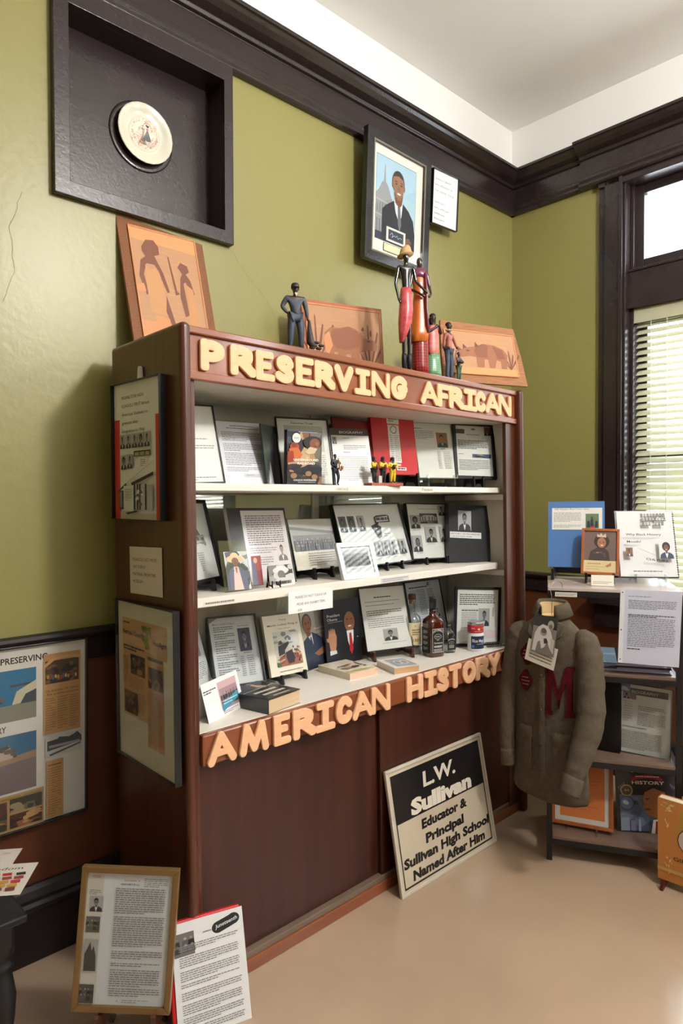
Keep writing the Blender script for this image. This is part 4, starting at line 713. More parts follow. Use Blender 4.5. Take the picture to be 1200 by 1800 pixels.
# -- portrait and card high on the left wall
def f(p):
    p.rect(.0, .0, 1, 1, (240, 234, 222)); p.rect(.075, .085, .865, .875, (70, 80, 96)); p.rect(.08, .09, .86, .87, (176, 206, 222)); p.rect(.08, .09, .86, .4, (170, 202, 224))
    G = (150, 152, 156); p.poly([(.08, .87), (.08, .45), (.14, .4), (.19, .33), (.22, .32), (.23, .22), (.235, .16), (.245, .16), (.25, .22), (.26, .32), (.3, .34), (.36, .42), (.42, .5), (.42, .87)], G)
    for k in range(6): p.rect(.1+.05*k, .52, .118+.05*k, .62, (120, 122, 128))
    p.line(.08, .5, .42, .52, .008, (184, 186, 188)); p.line(.08, .64, .36, .65, .01, (180, 182, 186))
    for k in range(5): p.rect(.1+.05*k, .68, .115+.05*k, .8, (104, 106, 114))
    p.rect(.08, .8, .3, .87, (50, 56, 76))
    p.poly([(.2, .87), (.2, .58), (.27, .53), (.42, .46), (.6, .45), (.72, .5), (.82, .58), (.86, .72), (.86, .87)], (44, 44, 52)); p.poly([(.42, .45), (.6, .45), (.58, .58), (.54, .66), (.46, .56)], (226, 228, 232)); p.poly([(.5, .5), (.55, .5), (.58, .66), (.55, .74), (.51, .66)], (110, 114, 124))
    p.poly([(.42, .38), (.6, .38), (.58, .47), (.53, .51), (.45, .47)], (120, 80, 58)); p.ell(.5, .275, .125, .115, (34, 28, 28)); p.poly([(.385, .27), (.4, .23), (.5, .21), (.6, .23), (.62, .3), (.6, .38), (.55, .435), (.49, .435), (.43, .38), (.395, .32)], (150, 104, 78)); p.ell(.385, .31, .012, .03, (134, 92, 68), 8); p.ell(.625, .31, .012, .03, (134, 92, 68), 8)
    for s in (-1, 1): p.ell(.51+s*.05, .29, .02, .009, (54, 38, 32), 8); p.line(.51+s*.03, .265, .51+s*.08, .268, .008, (40, 30, 28))
    p.poly([(.5, .3), (.52, .3), (.54, .345), (.48, .345)], (128, 86, 62)); p.ell(.515, .378, .038, .009, (236, 230, 226)); p.poly([(.6, .8), (.74, .76), (.8, .8), (.7, .87)], (120, 84, 64))
    p.rect(.29, .725, .67, .86, (226, 224, 216)); p.rect(.33, .745, .63, .84, (54, 60, 78))
    q = [(.36, .8), (.4, .77), (.42, .79), (.4, .815), (.45, .79), (.48, .8), (.5, .78), (.52, .81), (.56, .79), (.6, .8)]
    for a, b in zip(q, q[1:]): p.line(*a, *b, .004, (210, 214, 220))
    p.rect(.24, .885, .72, .965, (96, 92, 90)); p.rect(.25, .89, .71, .96, (238, 224, 184))
FRM_T = mat('ornate_black_frame', (20, 18, 20), .3, coat=.3, bump=.9, bscale=160)
t = framed('obama', 'framed_portrait', 'large beaded black frame with a portrait of a smiling suited man, high on the wall', 'framed portrait', .05, .03, FRM_T, f)
M, w, h = pose('obama'); mb = MB(); rect_ring(mb, w-.086, h-.086, .007, -.012, .001, y0=.043); build(mb, 'frame_lip', mat('beaded_pewter', (150, 140, 124), .3, metal=.6, bump=1, bscale=300), t, label='pewter beaded inner lip')
def f(p):
    I = (96, 96, 100)
    for s, x, y, wd in (('BARACK OBAMA', .12, .17, .6), ('44TH PRESIDENT OF', .1, .28, .7), ('THE UNITED STATES', .1, .39, .76), ('2009-2017', .1, .6, .42), ('FIRST AFRICAN', .1, .71, .58), ('AMERICAN', .1, .81, .42), ('PRESIDENT', .1, .91, .42)): p.text(s, x, y, .035, I, 0, fit=wd)
framed('card', 'caption_card', 'white caption card with black sides beside the large portrait, high on the wall', 'caption card', .002, .02, BLACKF, f, glass=False, pagecol=(236, 238, 238))
# -- sign on the floor
def f(p):
    B = (18, 18, 20); I = (198, 184, 160); p.rect(.035, .045, .965, .44, B); p.rect(.035, .045, .045, .95, B); p.rect(.955, .045, .965, .95, B); p.rect(.035, .94, .965, .955, B)
    p.text('L.W.', .5, .235, .125, (232, 222, 205), .03, fit=.34, al='c', shear=.12); p.text('Sullivan', .5, .415, .12, (232, 222, 205), .06, fit=.64, al='c', shear=.12)
    for s, y, wd, x in (('Educator &', .56, .48, .5), ('Principal', .685, .4, .48), ('Sullivan High School', .8, .9, .5), ('Named After Him', .915, .76, .5)): p.text(s, x, y, .075, B, .05, fit=wd, al='c', shear=.12)
M, w, h = pose('sullivan', 0, -.012); t = thing('name_sign', 'black and beige board sign with bold lettering, leaning on the cabinet doors', 'sign', M)
p = Page(w, h, (200, 186, 162), thick=.006, side=(190, 176, 156)); f(p); p.build('sign_board', GLOSSY, t)
mb = MB(); rect_ring(mb, w+.006, h+.006, .012, -.008, .0045, y0=-.0); build(mb, 'edge_frame', mat('pale_edge', (206, 196, 178), .4), t, bevel=.002)
# -- framed page and red clipboard on the floor
POSE['goldframe'][6] = -.06; POSE['years'][3] = .1035; POSE['orangeframe'][3] = .118
def f(p):
    p.rect(0, 0, .19, 1, (204, 202, 192)); p.text('VOICES', .05, .045, .018, (190, 90, 60), .02, fit=.1); p.text('JUNETEENTH', .5, .065, .011, (200, 120, 60), .02, fit=.14, al='c'); p.text('FREEDOM FOR ALL', .5, .095, .014, (50, 46, 44), .01, fit=.22, al='c'); p.para(.66, .04, .95, 5, .014, GR, seed=3); p.para(.03, .14, .17, 3, .014, GR)
    bwbust(p, .04, .185, .2, .305, 'bob', 1); p.crowd(.02, .34, .18, .46, 2, 4, (96, 92, 86)); p.rect(.02, .51, .18, .76, (170, 170, 164)); p.poly([(.03, .75), (.03, .62), (.06, .58), (.09, .53), (.11, .6), (.13, .56), (.16, .63), (.17, .75)], (66, 64, 62)); p.crowd(0, .85, .17, .99, 2, 4, (84, 82, 80))
    for y, n in ((.115, 12), (.33, 14), (.59, 4), (.68, 2), (.73, 8), (.87, 4)): p.para(.34, y, .93, n, .0168, (122, 120, 124), seed=n, th=.42)
    p.para(.5, .955, .8, 2, .014, GR); p.text('"', .44, .98, .02, INK, .02); p.text('"', .6, .07, .02, INK, .02)
framed('goldframe', 'gold_document_frame', 'gold framed Juneteenth document on the floor left of the cabinet', 'framed document', .016, .02, mat('gold_frame', (150, 118, 76), .35, metal=.5), f, pagecol=(214, 216, 220))
def f(p):
    p.crowd(.02, .09, .3, .29, 2, 3, (110, 104, 98), 3); q = [(.55+.2*a, .075+b) for a, b in ((0, 0), (1.2, -.025), (1.9, -.04))]
    p.ell(.64, .125, .09, .052, (28, 28, 30)); p.ell(.86, .085, .09, .052, (28, 28, 30)); p.poly([(.63, .073), (.87, .033), (.87, .137), (.65, .177)], (28, 28, 30)); p.text('Juneteenth', .6, .135, .035, (220, 220, 220), .01, fit=.32, rot=.17, shear=.2); p.text('JUNETEENTH', .42, .135, .012, (40, 38, 36), .02, fit=.12)
    for y, n in ((.2, 3), (.3, 5), (.42, 5), (.53, 2), (.6, 4), (.7, 5), (.81, 4), (.9, 4)): p.para(.08, y, .92, n, .019, (128, 126, 126), seed=n, th=.42)
M, w, h = pose('redpage'); t = thing('red_clipboard', 'red clipboard with a Juneteenth page, standing on the floor before the cabinet corner', 'clipboard', M)
p = Page(w, h, (224, 222, 220), thick=.004); f(p); p.build('printed_page', PAPER, t)
REDP = mat('red_plastic', (205, 30, 34), .35); build(MB().box((-w/2-.012, .0, -.022), (w/2-.006, h+.006, -.0045)), 'case', REDP, t, bevel=.004); build(MB().box((-w/2-.017, h*.33, -.02), (-w/2-.011, h*.5, -.006)), 'latch', PLB, t, bevel=.002)
# -- items on the wire-framed rack
def f(p):
    p.rect(.07, .1, .96, .43, (222, 222, 214)); p.text('1968 Olympics Black Power salute', .11, .125, .022, (50, 50, 60), .004, fit=.62); p.para(.1, .17, .6, 9, .0165, GR, seed=2); p.para(.1, .36, .6, 3, .0165, GR, seed=8); p.rect(.67, .19, .9, .41, (96, 120, 90)); p.ell(.78, .25, .02, .02, SK2); p.poly([(.76, .27), (.8, .27), (.81, .38), (.75, .38)], (40, 50, 70)); p.poly([(.84, .3), (.88, .3), (.88, .4), (.83, .4)], (40, 50, 60)); p.poly([(.7, .3), (.74, .3), (.75, .4), (.69, .4)], (44, 50, 60)); p.rect(.76, .38, .82, .41, (190, 40, 40))
book('bluebook', 'blue_binder', 'blue binder with a pasted page, on the top of the rack at left', 'binder', f, (76, 116, 172), .02)
ORW = mat('orange_stained_wood', (166, 92, 44), .32, coat=.4, col2=(140, 74, 34), scale=(40, 6, 6))
def f(p):
    p.rect(0, 0, 1, .72, (112, 86, 80)); p.poly([(.14, .72), (.2, .5), (.4, .4), (.62, .4), (.76, .5), (.8, .72)], (56, 40, 40)); p.ell(.54, .25, .24, .17, (40, 26, 22)); p.ell(.54, .28, .135, .125, (164, 104, 78)); p.poly([(.4, .14), (.4, .06), (.46, .1), (.52, .04), (.58, .1), (.66, .05), (.68, .15)], (206, 186, 158)); p.ell(.49, .27, .025, .01, (50, 34, 30), 8); p.ell(.6, .27, .025, .01, (50, 34, 30), 8); p.ell(.55, .345, .045, .014, (226, 214, 206)); p.blocks(.3, .5, .66, .62, [(140, 110, 90), (90, 64, 56)], 10, 2, .2)
    p.rect(0, .72, 1, 1, (216, 194, 146)); p.text('Benjamin Black', .12, .82, .035, (150, 84, 60), fit=.42) if 0 else p.para(.12, .79, .52, 1, .05, (160, 96, 70), last=1); p.text('Miss Congeniality', .06, .9, .05, (170, 160, 140), fit=.6, shear=.3) if 0 else p.para(.08, .86, .7, 2, .06, (176, 158, 130), seed=4, th=.3); p.poly([(.66, .84), (.76, .8), (.84, .76), (.84, .84), (.72, .88)], (176, 110, 80))
framed('woodframe', 'wooden_photo_frame', 'small orange wood frame with a portrait of a crowned person, on the rack top', 'photo frame', .011, .014, ORW, f)
def f(p):
    for r in range(3):
        for k in range(8 if r < 2 else 7):
            if r == 2 and k in (3,): continue
            x = .43+k*.055; y = .035+r*.072; g = 70+((k*53+r*31) % 60); p.bust(x, y, x+.044, y+.06, bg=(g+70, g+70, g+68), skin=(110, 104, 100), style=('short', 'bob', 'afro')[(k+r) % 3], seed=k)
    p.text('Why Black History', .12, .395, .035, INK, .01, fit=.62); p.text('Month?', .13, .505, .035, INK, .01, fit=.25); p.bust(.1, .58, .22, .715, bg=(120, 90, 60), skin=(100, 70, 54), hair=(50, 44, 40), coat=(90, 70, 60)); p.bust(.68, .47, .94, .745, bg=(206, 206, 206), skin=(110, 72, 54), hair=(22, 20, 22), coat=(50, 58, 84), style='afro', seed=1)
    p.text('CULTURE.', .44, .765, .03, (24, 24, 24), .02, fit=.4, rot=-.12); p.line(.3, .58, .6, .69, .003, (130, 140, 170)); p.line(.33, .6, .62, .705, .002, (150, 150, 170)); p.text('Hidden Fig', .7, .74, .012, W0, fit=.2) if 0 else None; p.para(.2, .93, .7, 1, .022, (40, 40, 44), last=1, th=.55)
M, w, h = pose('whyblack'); t = thing('spiral_book', 'spiral bound page asking Why Black History Month, on top of the rack at right', 'booklet', M)
p = Page(w, h, (214, 214, 214), thick=.003); f(p); p.build('printed_page', PAPER, t); build(MB().box((-w/2-.006, -.002, -.02), (w/2+.004, h+.004, -.0035)), 'cover', PLB, t); mb = MB()
for k in range(28): mb.tube([(w/2+.001+.0045*math.cos(a), .012+k*(h-.024)/27, -.006+.0075*math.sin(a)) for a in [q*math.pi/4 for q in range(9)]], .0013, 5)
build(mb, 'spiral_binding', PLB, t)
def f(p):
    p.rect(0, 0, .075, 1, (226, 228, 232)); p.ell(.035, .045, .012, .009, (60, 60, 60), 10); p.ell(.035, .55, .012, .009, (20, 20, 20), 10); p.ell(.035, .95, .012, .009, (60, 60, 60), 10); p.text('BLACK HISTORY MONTH', .14, .095, .012, (50, 50, 60), .01, fit=.36); p.para(.14, .14, .92, 6, .0215, (92, 94, 112), seed=1); p.para(.14, .33, .93, 2, .0215, (50, 52, 70), seed=2, th=.55); p.para(.14, .375, .92, 17, .0235, (96, 98, 118), seed=3); p.para(.14, .79, .5, 1, .022, (40, 40, 60), th=.6)
sheet('purplepage', 'sleeved_page', 'bluish typed page in a punched clear sleeve at the front of the rack', 'document', f, col=(206, 210, 228), thick=.001, prt=GLOSSY)
def f(p):
    p.rect(0, 0, .22, .12, (120, 134, 170)); p.poly([(.02, .1), (.08, .04), (.16, .06), (.2, .11)], (190, 194, 214)); p.rect(.22, .055, .93, .15, (84, 86, 84)); p.text('BIOGRAPHY', .25, .125, .042, (188, 190, 186), .01, fit=.5); p.rect(.09, .12, .34, .22, (130, 108, 126)); p.bust(.1, .13, .22, .22, bg=(150, 130, 150)); p.para(.12, .25, .28, 9, .035, (168, 156, 160), seed=3)
    p.para(.38, .3, .9, 3, .026, (120, 118, 112), seed=2); p.para(.38, .4, .9, 8, .024, (132, 130, 124), seed=3); p.para(.1, .62, .88, 1, .024, (90, 88, 84)); p.para(.08, .68, .85, 12, .023, (128, 126, 120), seed=8)
framed('biog2', 'acrylic_document_frame', 'frameless BIOGRAPHY page under glass on the third shelf of the rack', 'framed document', .0025, .014, mat('clear_edge_dark', (60, 62, 60), .3), f, pagecol=(196, 198, 192))
def f(p): p.rect(.09, .08, .91, .92, (206, 118, 62)); p.para(.25, .3, .8, 3, .06, (188, 104, 56), seed=3, th=.3); p.para(.3, .72, .8, 2, .05, (186, 102, 54), seed=5, th=.3)
framed('orangeframe', 'orange_document_frame', 'orange wood framed certificate on orange paper, bottom shelf of the rack', 'framed document', .014, .018, ORW, f, pagecol=(206, 200, 190))
def f(p):
    p.rect(.06, .45, .94, .97, (84, 96, 120)); p.blocks(.06, .45, .94, .97, [(70, 84, 110), (104, 116, 140), (54, 62, 84)], 16, 4, .2); p.text('8 YEARS OF', .25, .12, .045, (150, 150, 150), .02, fit=.56)
    pts = [(.25+.5*k/12, .2-.05*math.sin(math.pi*k/12)) for k in range(13)]; p.poly(pts+[(x, y+.05) for x, y in pts[::-1]], (140, 30, 44)); p.para(.32, .17, .7, 1, .04, (196, 160, 166), last=1); p.text('HISTORY', .26, .29, .05, (214, 200, 186), .02, fit=.52)
    for s, x in ((-1, .12), (1, .86)):
        for k in range(4): p.poly([(x+s*.03*k, .28+.02*k), (x+s*.03*k+.02, .26+.02*k), (x+s*.03*k+.04, .35+.02*k)], (92, 92, 120))
    p.ring(.17, .385, .1, .02, (170, 140, 96), (60, 50, 46)); p.text('44', .17, .4, .04, (190, 160, 110), fit=.08, al='c'); p.ring(.17, .57, .12, .015, (50, 60, 84), (84, 104, 150)); p.ell(.15, .56, .05, .03, (170, 180, 200), rot=.5)
    p.ell(.68, .5, .23, .19, (28, 22, 22)); p.poly([(.42, .5), (.46, .4), (.6, .34), (.78, .4), (.84, .56), (.8, .72), (.66, .78), (.5, .74), (.46, .66), (.41, .62), (.44, .58)], (142, 88, 52)); p.ell(.5, .5, .03, .012, (40, 26, 22)); p.ell(.5, .65, .05, .014, (90, 44, 38)); p.ell(.83, .56, .03, .05, (126, 76, 46)); p.poly([(.5, 1), (.56, .8), (.8, .74), (1, .8), (1, 1)], (70, 72, 84)); p.poly([(.58, .8), (.72, .78), (.7, 1), (.54, 1)], (210, 206, 204)); p.poly([(.62, .82), (.67, .82), (.69, 1), (.6, 1)], (120, 30, 40))
    p.rect(.06, .78, .2, .97, (130, 140, 160)); p.rect(.22, .82, .3, .97, (110, 120, 146)); p.rect(.34, .8, .38, .97, (140, 150, 170))
sheet('years', 'commemorative_cover', 'dark commemorative magazine headed 8 YEARS OF HISTORY, bottom shelf of the rack', 'magazine', f, col=(26, 26, 30), thick=.008, prt=GLOSSY)
def f(p):
    G = (214, 178, 96); p.poly([(.38, .1), (.5, .06), (.62, .1), (.64, .2), (.96, .2), (.96, .34), (.3, .34), (.36, .2)], (176, 136, 52)); p.blocks(.05, .04, .3, .14, [(220, 190, 130), (190, 150, 100)], 10, 3, .2)
    p.ell(.68, .45, .36, .2, (96, 40, 40)); p.ell(.68, .45, .34, .19, (206, 190, 180)); p.poly([(.42, .5), (.46, .36), (.6, .3), (.78, .32), (.88, .42), (.9, .56), (.8, .58), (.5, .58)], (70, 44, 50)); p.ell(.68, .45, .13, .1, (186, 126, 96)); p.ell(.68, .5, .05, .012, (240, 232, 226)); p.ell(.63, .43, .025, .01, (50, 34, 30), 8); p.ell(.74, .43, .025, .01, (50, 34, 30), 8); p.poly([(.42, .6), (.58, .55), (.8, .55), (.96, .6), (.8, .64), (.56, .64)], (170, 50, 48))
    p.text('GIRL POWER', .26, .72, .05, (70, 44, 20), .01, fit=.8); p.blocks(.12, .7, .24, .9, [(226, 200, 150)], 8, 3, .14); p.blocks(.12, .12, .2, .34, [(226, 200, 150)], 6, 4, .14); p.rect(0, .84, 1, .88, (200, 160, 100))
book('girl', 'gold_gift_book', 'gold and orange boxed book titled GIRL POWER, on the floor in front of the rack', 'book', f, (196, 128, 58), .04, pages=(150, 84, 44), plabel=None)
# ---------------------------------------------------------------- easels
def easel_for(key, label, m, s, dx=0, w=.09, fwd=0, surf=None, rest=None, yawadd=0):
    fr_, u, v, z, yaw, lean, roll, pw, ph = POSE[key]; surf = surf if surf is not None else z-.022*s
    c, s_ = math.cos(yaw), math.sin(yaw)
    return easel(at(fr_, u+dx*c+fwd*s_*1, v+dx*s_-fwd*c, surf, yaw+yawadd), label, m, s, w, rest=(z-surf)/s if rest is None else rest)
S1, S2, S3 = 1.549, 1.19, .794
easel_for('redbinder', 'broad black easel holding up the red binder on the top shelf', PLB, 1.15, dx=.02, w=.14, surf=S1)
easel_for('blackframe1', 'black easel under the black frame at the right end of the top shelf', PLB, 1.0, surf=S1, w=.05)
easel_for('manbio', 'clear acrylic easel under the page with the colour photo of a man', ACRY, 1.0, surf=S1, w=.15)
easel_for('frameA', 'black easel under the house sketch at the left end of the middle shelf', PLB, 1.1, surf=S2, w=.09, dx=.03)
easel_for('hatprint', 'small black wire easel behind the folded caption card', PLB, .35, surf=S2, w=.1, dx=-.03, rest=.012)
easel_for('groupphoto', 'black easel under the faded group photo', PLB, 1.2, surf=S2, w=.09)
easel_for('classframe', 'black easel under the long portrait collage', PLB, 1.1, surf=S2, w=.1, dx=.06)
easel_for('portraits', 'black easel under the white collage beside the album', PLB, 1.1, surf=S2, w=.12)
DKW = mat('dark_cherry_wood', (74, 36, 24), .3, coat=.4)
easel_for('mlkbook', 'black easel holding the children\'s picture book', PLB, 1.2, surf=S3, w=.1)
easel_for('wframe', 'dark brown wooden easel holding the page with the soldier-like portrait', DKW, 1.45, surf=S3, w=.13)
easel_for('goldframe', 'dark brown easel under the gold framed document on the floor', DKW, 1.5, surf=0, w=.1, rest=.103, dx=.02)
easel_for('bluebook', 'black easel holding the blue binder on the rack', PLB, 1.6, surf=1.135, w=.12, dx=-.0)
easel_for('woodframe', 'small black easel under the orange wood photo frame', PLB, 1.2, surf=1.135, w=.09)
easel_for('whyblack', 'clear acrylic easel under the spiral bound page', ACRY, 1.0, surf=1.135, w=.12)
easel_for('orangeframe', 'clear acrylic easel under the orange framed certificate', ACRY, 1.0, surf=.103, w=.12, rest=.012)
easel_for('girl', 'dark red wooden easel under the gold boxed book on the floor', mat('red_stained_wood', (96, 24, 20), .35, coat=.3), 1.3, surf=0, w=.1, dx=-.02)
# ---------------------------------------------------------------- flat books on the deck
def flatbook(name, label, u, v, z, yaw, w, d, t, cov, pages, fn):
    M = at('cab', u, v, z, yaw); T = thing(name, label, 'book', M); c = .0012
    p = Page(w, d, cov, thick=c, side=cov, z0=0, y0=0); fn(p); p.build('front_cover', GLOSSY, T, Matrix(((1, 0, 0, 0), (0, 1, 0, 0), (0, 0, 1, t), (0, 0, 0, 1))))
    cm = mat('cover_%d_%d_%d' % cov, cov, .35, coat=.3)
    build(MB().box((-w/2, 0, 0), (w/2, d, c)).box((-w/2, 0, c), (-w/2+c, d, t-c)), 'back_cover', cm, T)
    build(MB().box((-w/2+c, .002, c), (w/2-.002, d-.002, t-c)), 'page_block', mat('page_edges_%d' % pages[0], pages, .8, scale=(3, 3, 400)), T); return T
def f(p):
    p.blocks(0, 0, 1, 1, [(60, 60, 62), (120, 100, 84), (200, 160, 120), (40, 44, 52), (90, 84, 84)], 18, 7, .3); p.rect(0, .42, 1, 1, (38, 36, 38)); p.line(0, .42, 1, .36, .02, (190, 190, 190)); p.para(.15, .53, .8, 1, .12, (225, 215, 205), th=.6, last=1); p.text('BLOSSOM', .5, .8, .1, (225, 215, 205), .02, fit=.7, al='c') if 0 else p.para(.2, .7, .85, 1, .12, (225, 215, 205), th=.6, last=1); p.para(.3, .87, .8, 1, .08, (214, 190, 160), th=.6, last=1)
flatbook('thick_paperback', 'thick dark paperback lying flat at the front left of the bottom shelf', .405, .02, S3, .17, .16, .2, .048, (38, 36, 38), (214, 186, 150), f)
def f(p): p.blocks(.15, .3, .95, .7, [(60, 54, 46), (190, 170, 140), (120, 100, 80), (220, 210, 190)], 20, 5, .2); p.rect(0, .85, 1, .93, (206, 190, 90))
flatbook('cream_paperback', 'cream paperback lying flat at the centre front of the bottom shelf', .885, .115, S3, -.06, .15, .2, .026, (224, 214, 190), (236, 190, 160), f)
def f(p): p.rect(.2, .1, 1, .9, (150, 150, 158)); p.ell(.5, .5, .14, .2, (196, 196, 202)); p.ell(.75, .5, .14, .2, (196, 196, 202)); p.ell(.5, .5, .09, .13, (120, 120, 130)); p.ell(.75, .5, .09, .13, (120, 120, 130))
flatbook('small_paperback', 'small paperback lying flat before the brown wooden easel', 1.05, .035, S3, -.35, .115, .16, .026, (222, 214, 206), (204, 160, 116), f)
# ---------------------------------------------------------------- bottles and jar
def bottle_label(w, h, fn, col, parent, M, name='label', m=None):
    p = Page(w, h, col, thick=.0003); fn(p); return p.build(name, m or PAPER, parent, M)
def SQ(mb, prof, q=5, n=40): return mb.lathe([(r, z) for r, z in prof], n, sq=q)
WH = mat('amber_liquor', (74, 26, 8), .05, coat=.8); BK = mat('black_cap', (20, 18, 18), .3, coat=.5)
yw = -.35
T = thing('liquor_bottle', 'square bottle of amber liquor with a black cap and black label', 'bottle', at('cab', 1.37, .155, S3, yw))
mb = SQ(MB(), [(.036, 0), (.0395, .004), (.0395, .15), (.036, .163), (.024, .175), (.0145, .182), (.0135, .2), (.0135, .208)]); mb.cm = 1
build(mb, 'body', [WH, BK], T); build(MB().lathe([(.0165, .206), (.0165, .25), (.0155, .256), (.0165, .257), (.0165, .262), (.0001, .262)], 24).lathe([(.0155, .195), (.0168, .208)], 24), 'cap', BK, T)
LB = (16, 16, 17); LW = (226, 222, 214)
def f(p):
    p.rect(.04, .03, .96, .97, LW); p.rect(.06, .045, .94, .955, LB); p.text("JACK DANIEL'S", .5, .2, .09, LW, .01, fit=.82, al='c', arc=.08); p.ell(.5, .34, .3, .1, LW); p.ell(.5, .34, .28, .09, LB); p.text('Old No.7', .5, .365, .06, LW, .0, fit=.4, al='c'); p.text('BRAND', .5, .49, .03, LW, fit=.2, al='c'); p.text('Tennessee', .5, .62, .07, LW, .0, fit=.72, al='c', shear=.2); p.text('WHISKEY', .5, .77, .08, LW, .02, fit=.7, al='c'); p.para(.15, .83, .85, 3, .04, LW, last=1)
bottle_label(.062, .112, f, LB, T, fm((0, -.0402, .018), (1, 0, 0), (0, 0, 1), (0, -1, 0)))
def f(p):
    for k in range(4): p.para(.2, .12+k*.22, .8, 3, .045, (196, 190, 180), seed=k, th=.5)
bottle_label(.062, .112, f, LB, T, fm((-.0402, 0, .018), (0, -1, 0), (0, 0, 1), (-1, 0, 0)), 'side_label')
bottle_label(.018, .05, lambda p: p.para(.2, .1, .9, 6, .12, LW), LB, T, fm((0, -.018, .203), (1, 0, 0), (0, 0, 1), (0, -1, 0)), 'neck_label') if 0 else None
T = thing('miniature_bottle', 'small empty square bottle with a black label beside the amber liquor bottle', 'bottle', at('cab', 1.475, .15, S3, yw))
SQ(mb := MB(), [(.024, 0), (.026, .003), (.026, .075), (.022, .09), (.012, .102), (.0095, .106), (.0095, .115)]); build(mb, 'body', BOTG, T); build(MB().lathe([(.0115, .11), (.0115, .127), (.0001, .128)], 20), 'cap', BK, T)
def f(p): p.text("JACK DANIEL'S", .5, .22, .1, LW, .01, fit=.82, al='c', arc=.08); p.ell(.5, .4, .28, .12, LW); p.ell(.5, .4, .26, .11, LB); p.text('7', .5, .45, .1, LW, fit=.12, al='c'); p.para(.2, .6, .8, 3, .09, LW, last=1)
bottle_label(.044, .055, f, LB, T, fm((0, -.0264, .014), (1, 0, 0), (0, 0, 1), (0, -1, 0)))
T = thing('corked_bottle', 'tall clear glass bottle with a cork stopper and cream label', 'bottle', at('cab', 1.345, .255, S3, yw))
build(MB().lathe([(.036, 0), (.04, .004), (.04, .15), (.036, .168), (.02, .182), (.0145, .19), (.014, .235), (.0165, .238), (.0165, .246)], 36), 'body', BOTG, T); CORK = mat('cork', (176, 140, 98), .8)
build(MB().lathe([(.012, .225), (.0125, .249)], 16), 'cork', CORK, T); build(MB().lathe([(.0165, .247), (.0175, .25), (.0175, .268), (.016, .271), (.0001, .2715)], 20), 'stopper', mat('brown_stopper', (88, 50, 36), .5), T)
def curved(T, r, z0, z1, a0, a1, fn, col, name):
    p = Page(r*(a1-a0), z1-z0, col, x0=r*a0, y0=z0); fn(p)
    # wrap the flat page round the cylinder (only short faces are used so it follows the glass)
    V = []
    for x, y, z in p.v: a = x/r; q = r+.0006+z; V.append((q*math.sin(a), -q*math.cos(a), y))
    p.v = V; return p.build(name, PAPER, T)
class _S(Page): pass
def strips(p, col, n=20):
    for k in range(n): p.rect(k/n, 0, (k+1)/n+.001, 1, col, False)
    p.lay()
def clearbase(p): p.v = []; p.f = []; p.c = []
def f(p):
    clearbase(p); strips(p, (214, 200, 160)); p.text('H', .4, .2, .1, (80, 70, 50), 0, fit=.08, al='c'); p.text('HELUVA', .5, .45, .09, (80, 66, 44), 0, fit=.6, al='c') if 0 else p.para(.2, .3, .8, 3, .1, (96, 80, 54), th=.5); p.text('1884', .5, .85, .14, (150, 110, 50), .02, fit=.5, al='c')
curved(T, .04, .045, .145, -.9, .9, f, (214, 200, 160), 'label')
T = thing('cream_jar', 'white plastic jar with a red band and silver lid, front right of the bottom shelf', 'jar', at('cab', 1.595, .085, S3, -.5))
build(MB().lathe([(.034, 0), (.0375, .004), (.0375, .078), (.034, .084)], 36), 'jar_body', mat('white_plastic', (226, 228, 232), .35), T)
build(MB().lathe([(.0355, .0845), (.037, .086), (.037, .118), (.0355, .1195)], 36), 'upper_tin', mat('red_tin', (186, 30, 40), .3, coat=.4), T)
build(MB().lathe([(.0365, .12), (.0375, .121), (.0375, .131), (.036, .133), (.0001, .1335)], 36), 'lid', mat('silver_lid', (196, 196, 196), .3, metal=.8), T, label='silver lid')
def f(p):
    clearbase(p); strips(p, (28, 34, 60)); p.text('Blue Magic', .5, .48, .26, (214, 216, 226), .02, fit=.85, al='c'); p.rect(.05, .74, .2, .92, (120, 170, 60)); p.ell(.12, .8, .08, .12, (70, 110, 200)); p.rect(.3, .78, .9, .92, (150, 180, 50)); p.para(.35, .6, .85, 1, .12, (180, 190, 210), last=1)
curved(T, .0375, .012, .07, -1.0, 1.0, f, (28, 34, 60), 'jar_label')
def f(p):
    clearbase(p); strips(p, (186, 30, 40)); p.poly([(.32, .5), (.42, .2), (.58, .2), (.68, .5), (.58, .8), (.42, .8)], (40, 100, 60)); p.ell(.5, .5, .07, .2, (220, 190, 120)); p.text('ROYAL', .08, .46, .2, (236, 226, 200), .01, fit=.2); p.text('CROWN', .72, .46, .2, (236, 226, 200), .01, fit=.22); p.para(.25, .84, .75, 1, .14, (236, 226, 200), last=1)
curved(T, .037, .088, .116, -1.1, 1.1, f, (186, 30, 40), 'tin_label')
mb = MB(); P = []
for k in range(9*12+1): a = k*2*math.pi/12; P.append((-.04+.08*k/108, .011*math.cos(a), .0125+.011*math.sin(a)))
mb.tube(P, .0019, 6); mb.tube([(.04, 0, .006), (.058, .0, .004), (.066, .006, .004), (.06, .01, .004), (.05, .004, .004)], .0018, 6)
tag(build(mb, 'coiled_hair_comb', PLB, None, at('cab', 1.705, .06, S3, -.5)), 'small black coiled comb lying right of the white jar', 'comb')
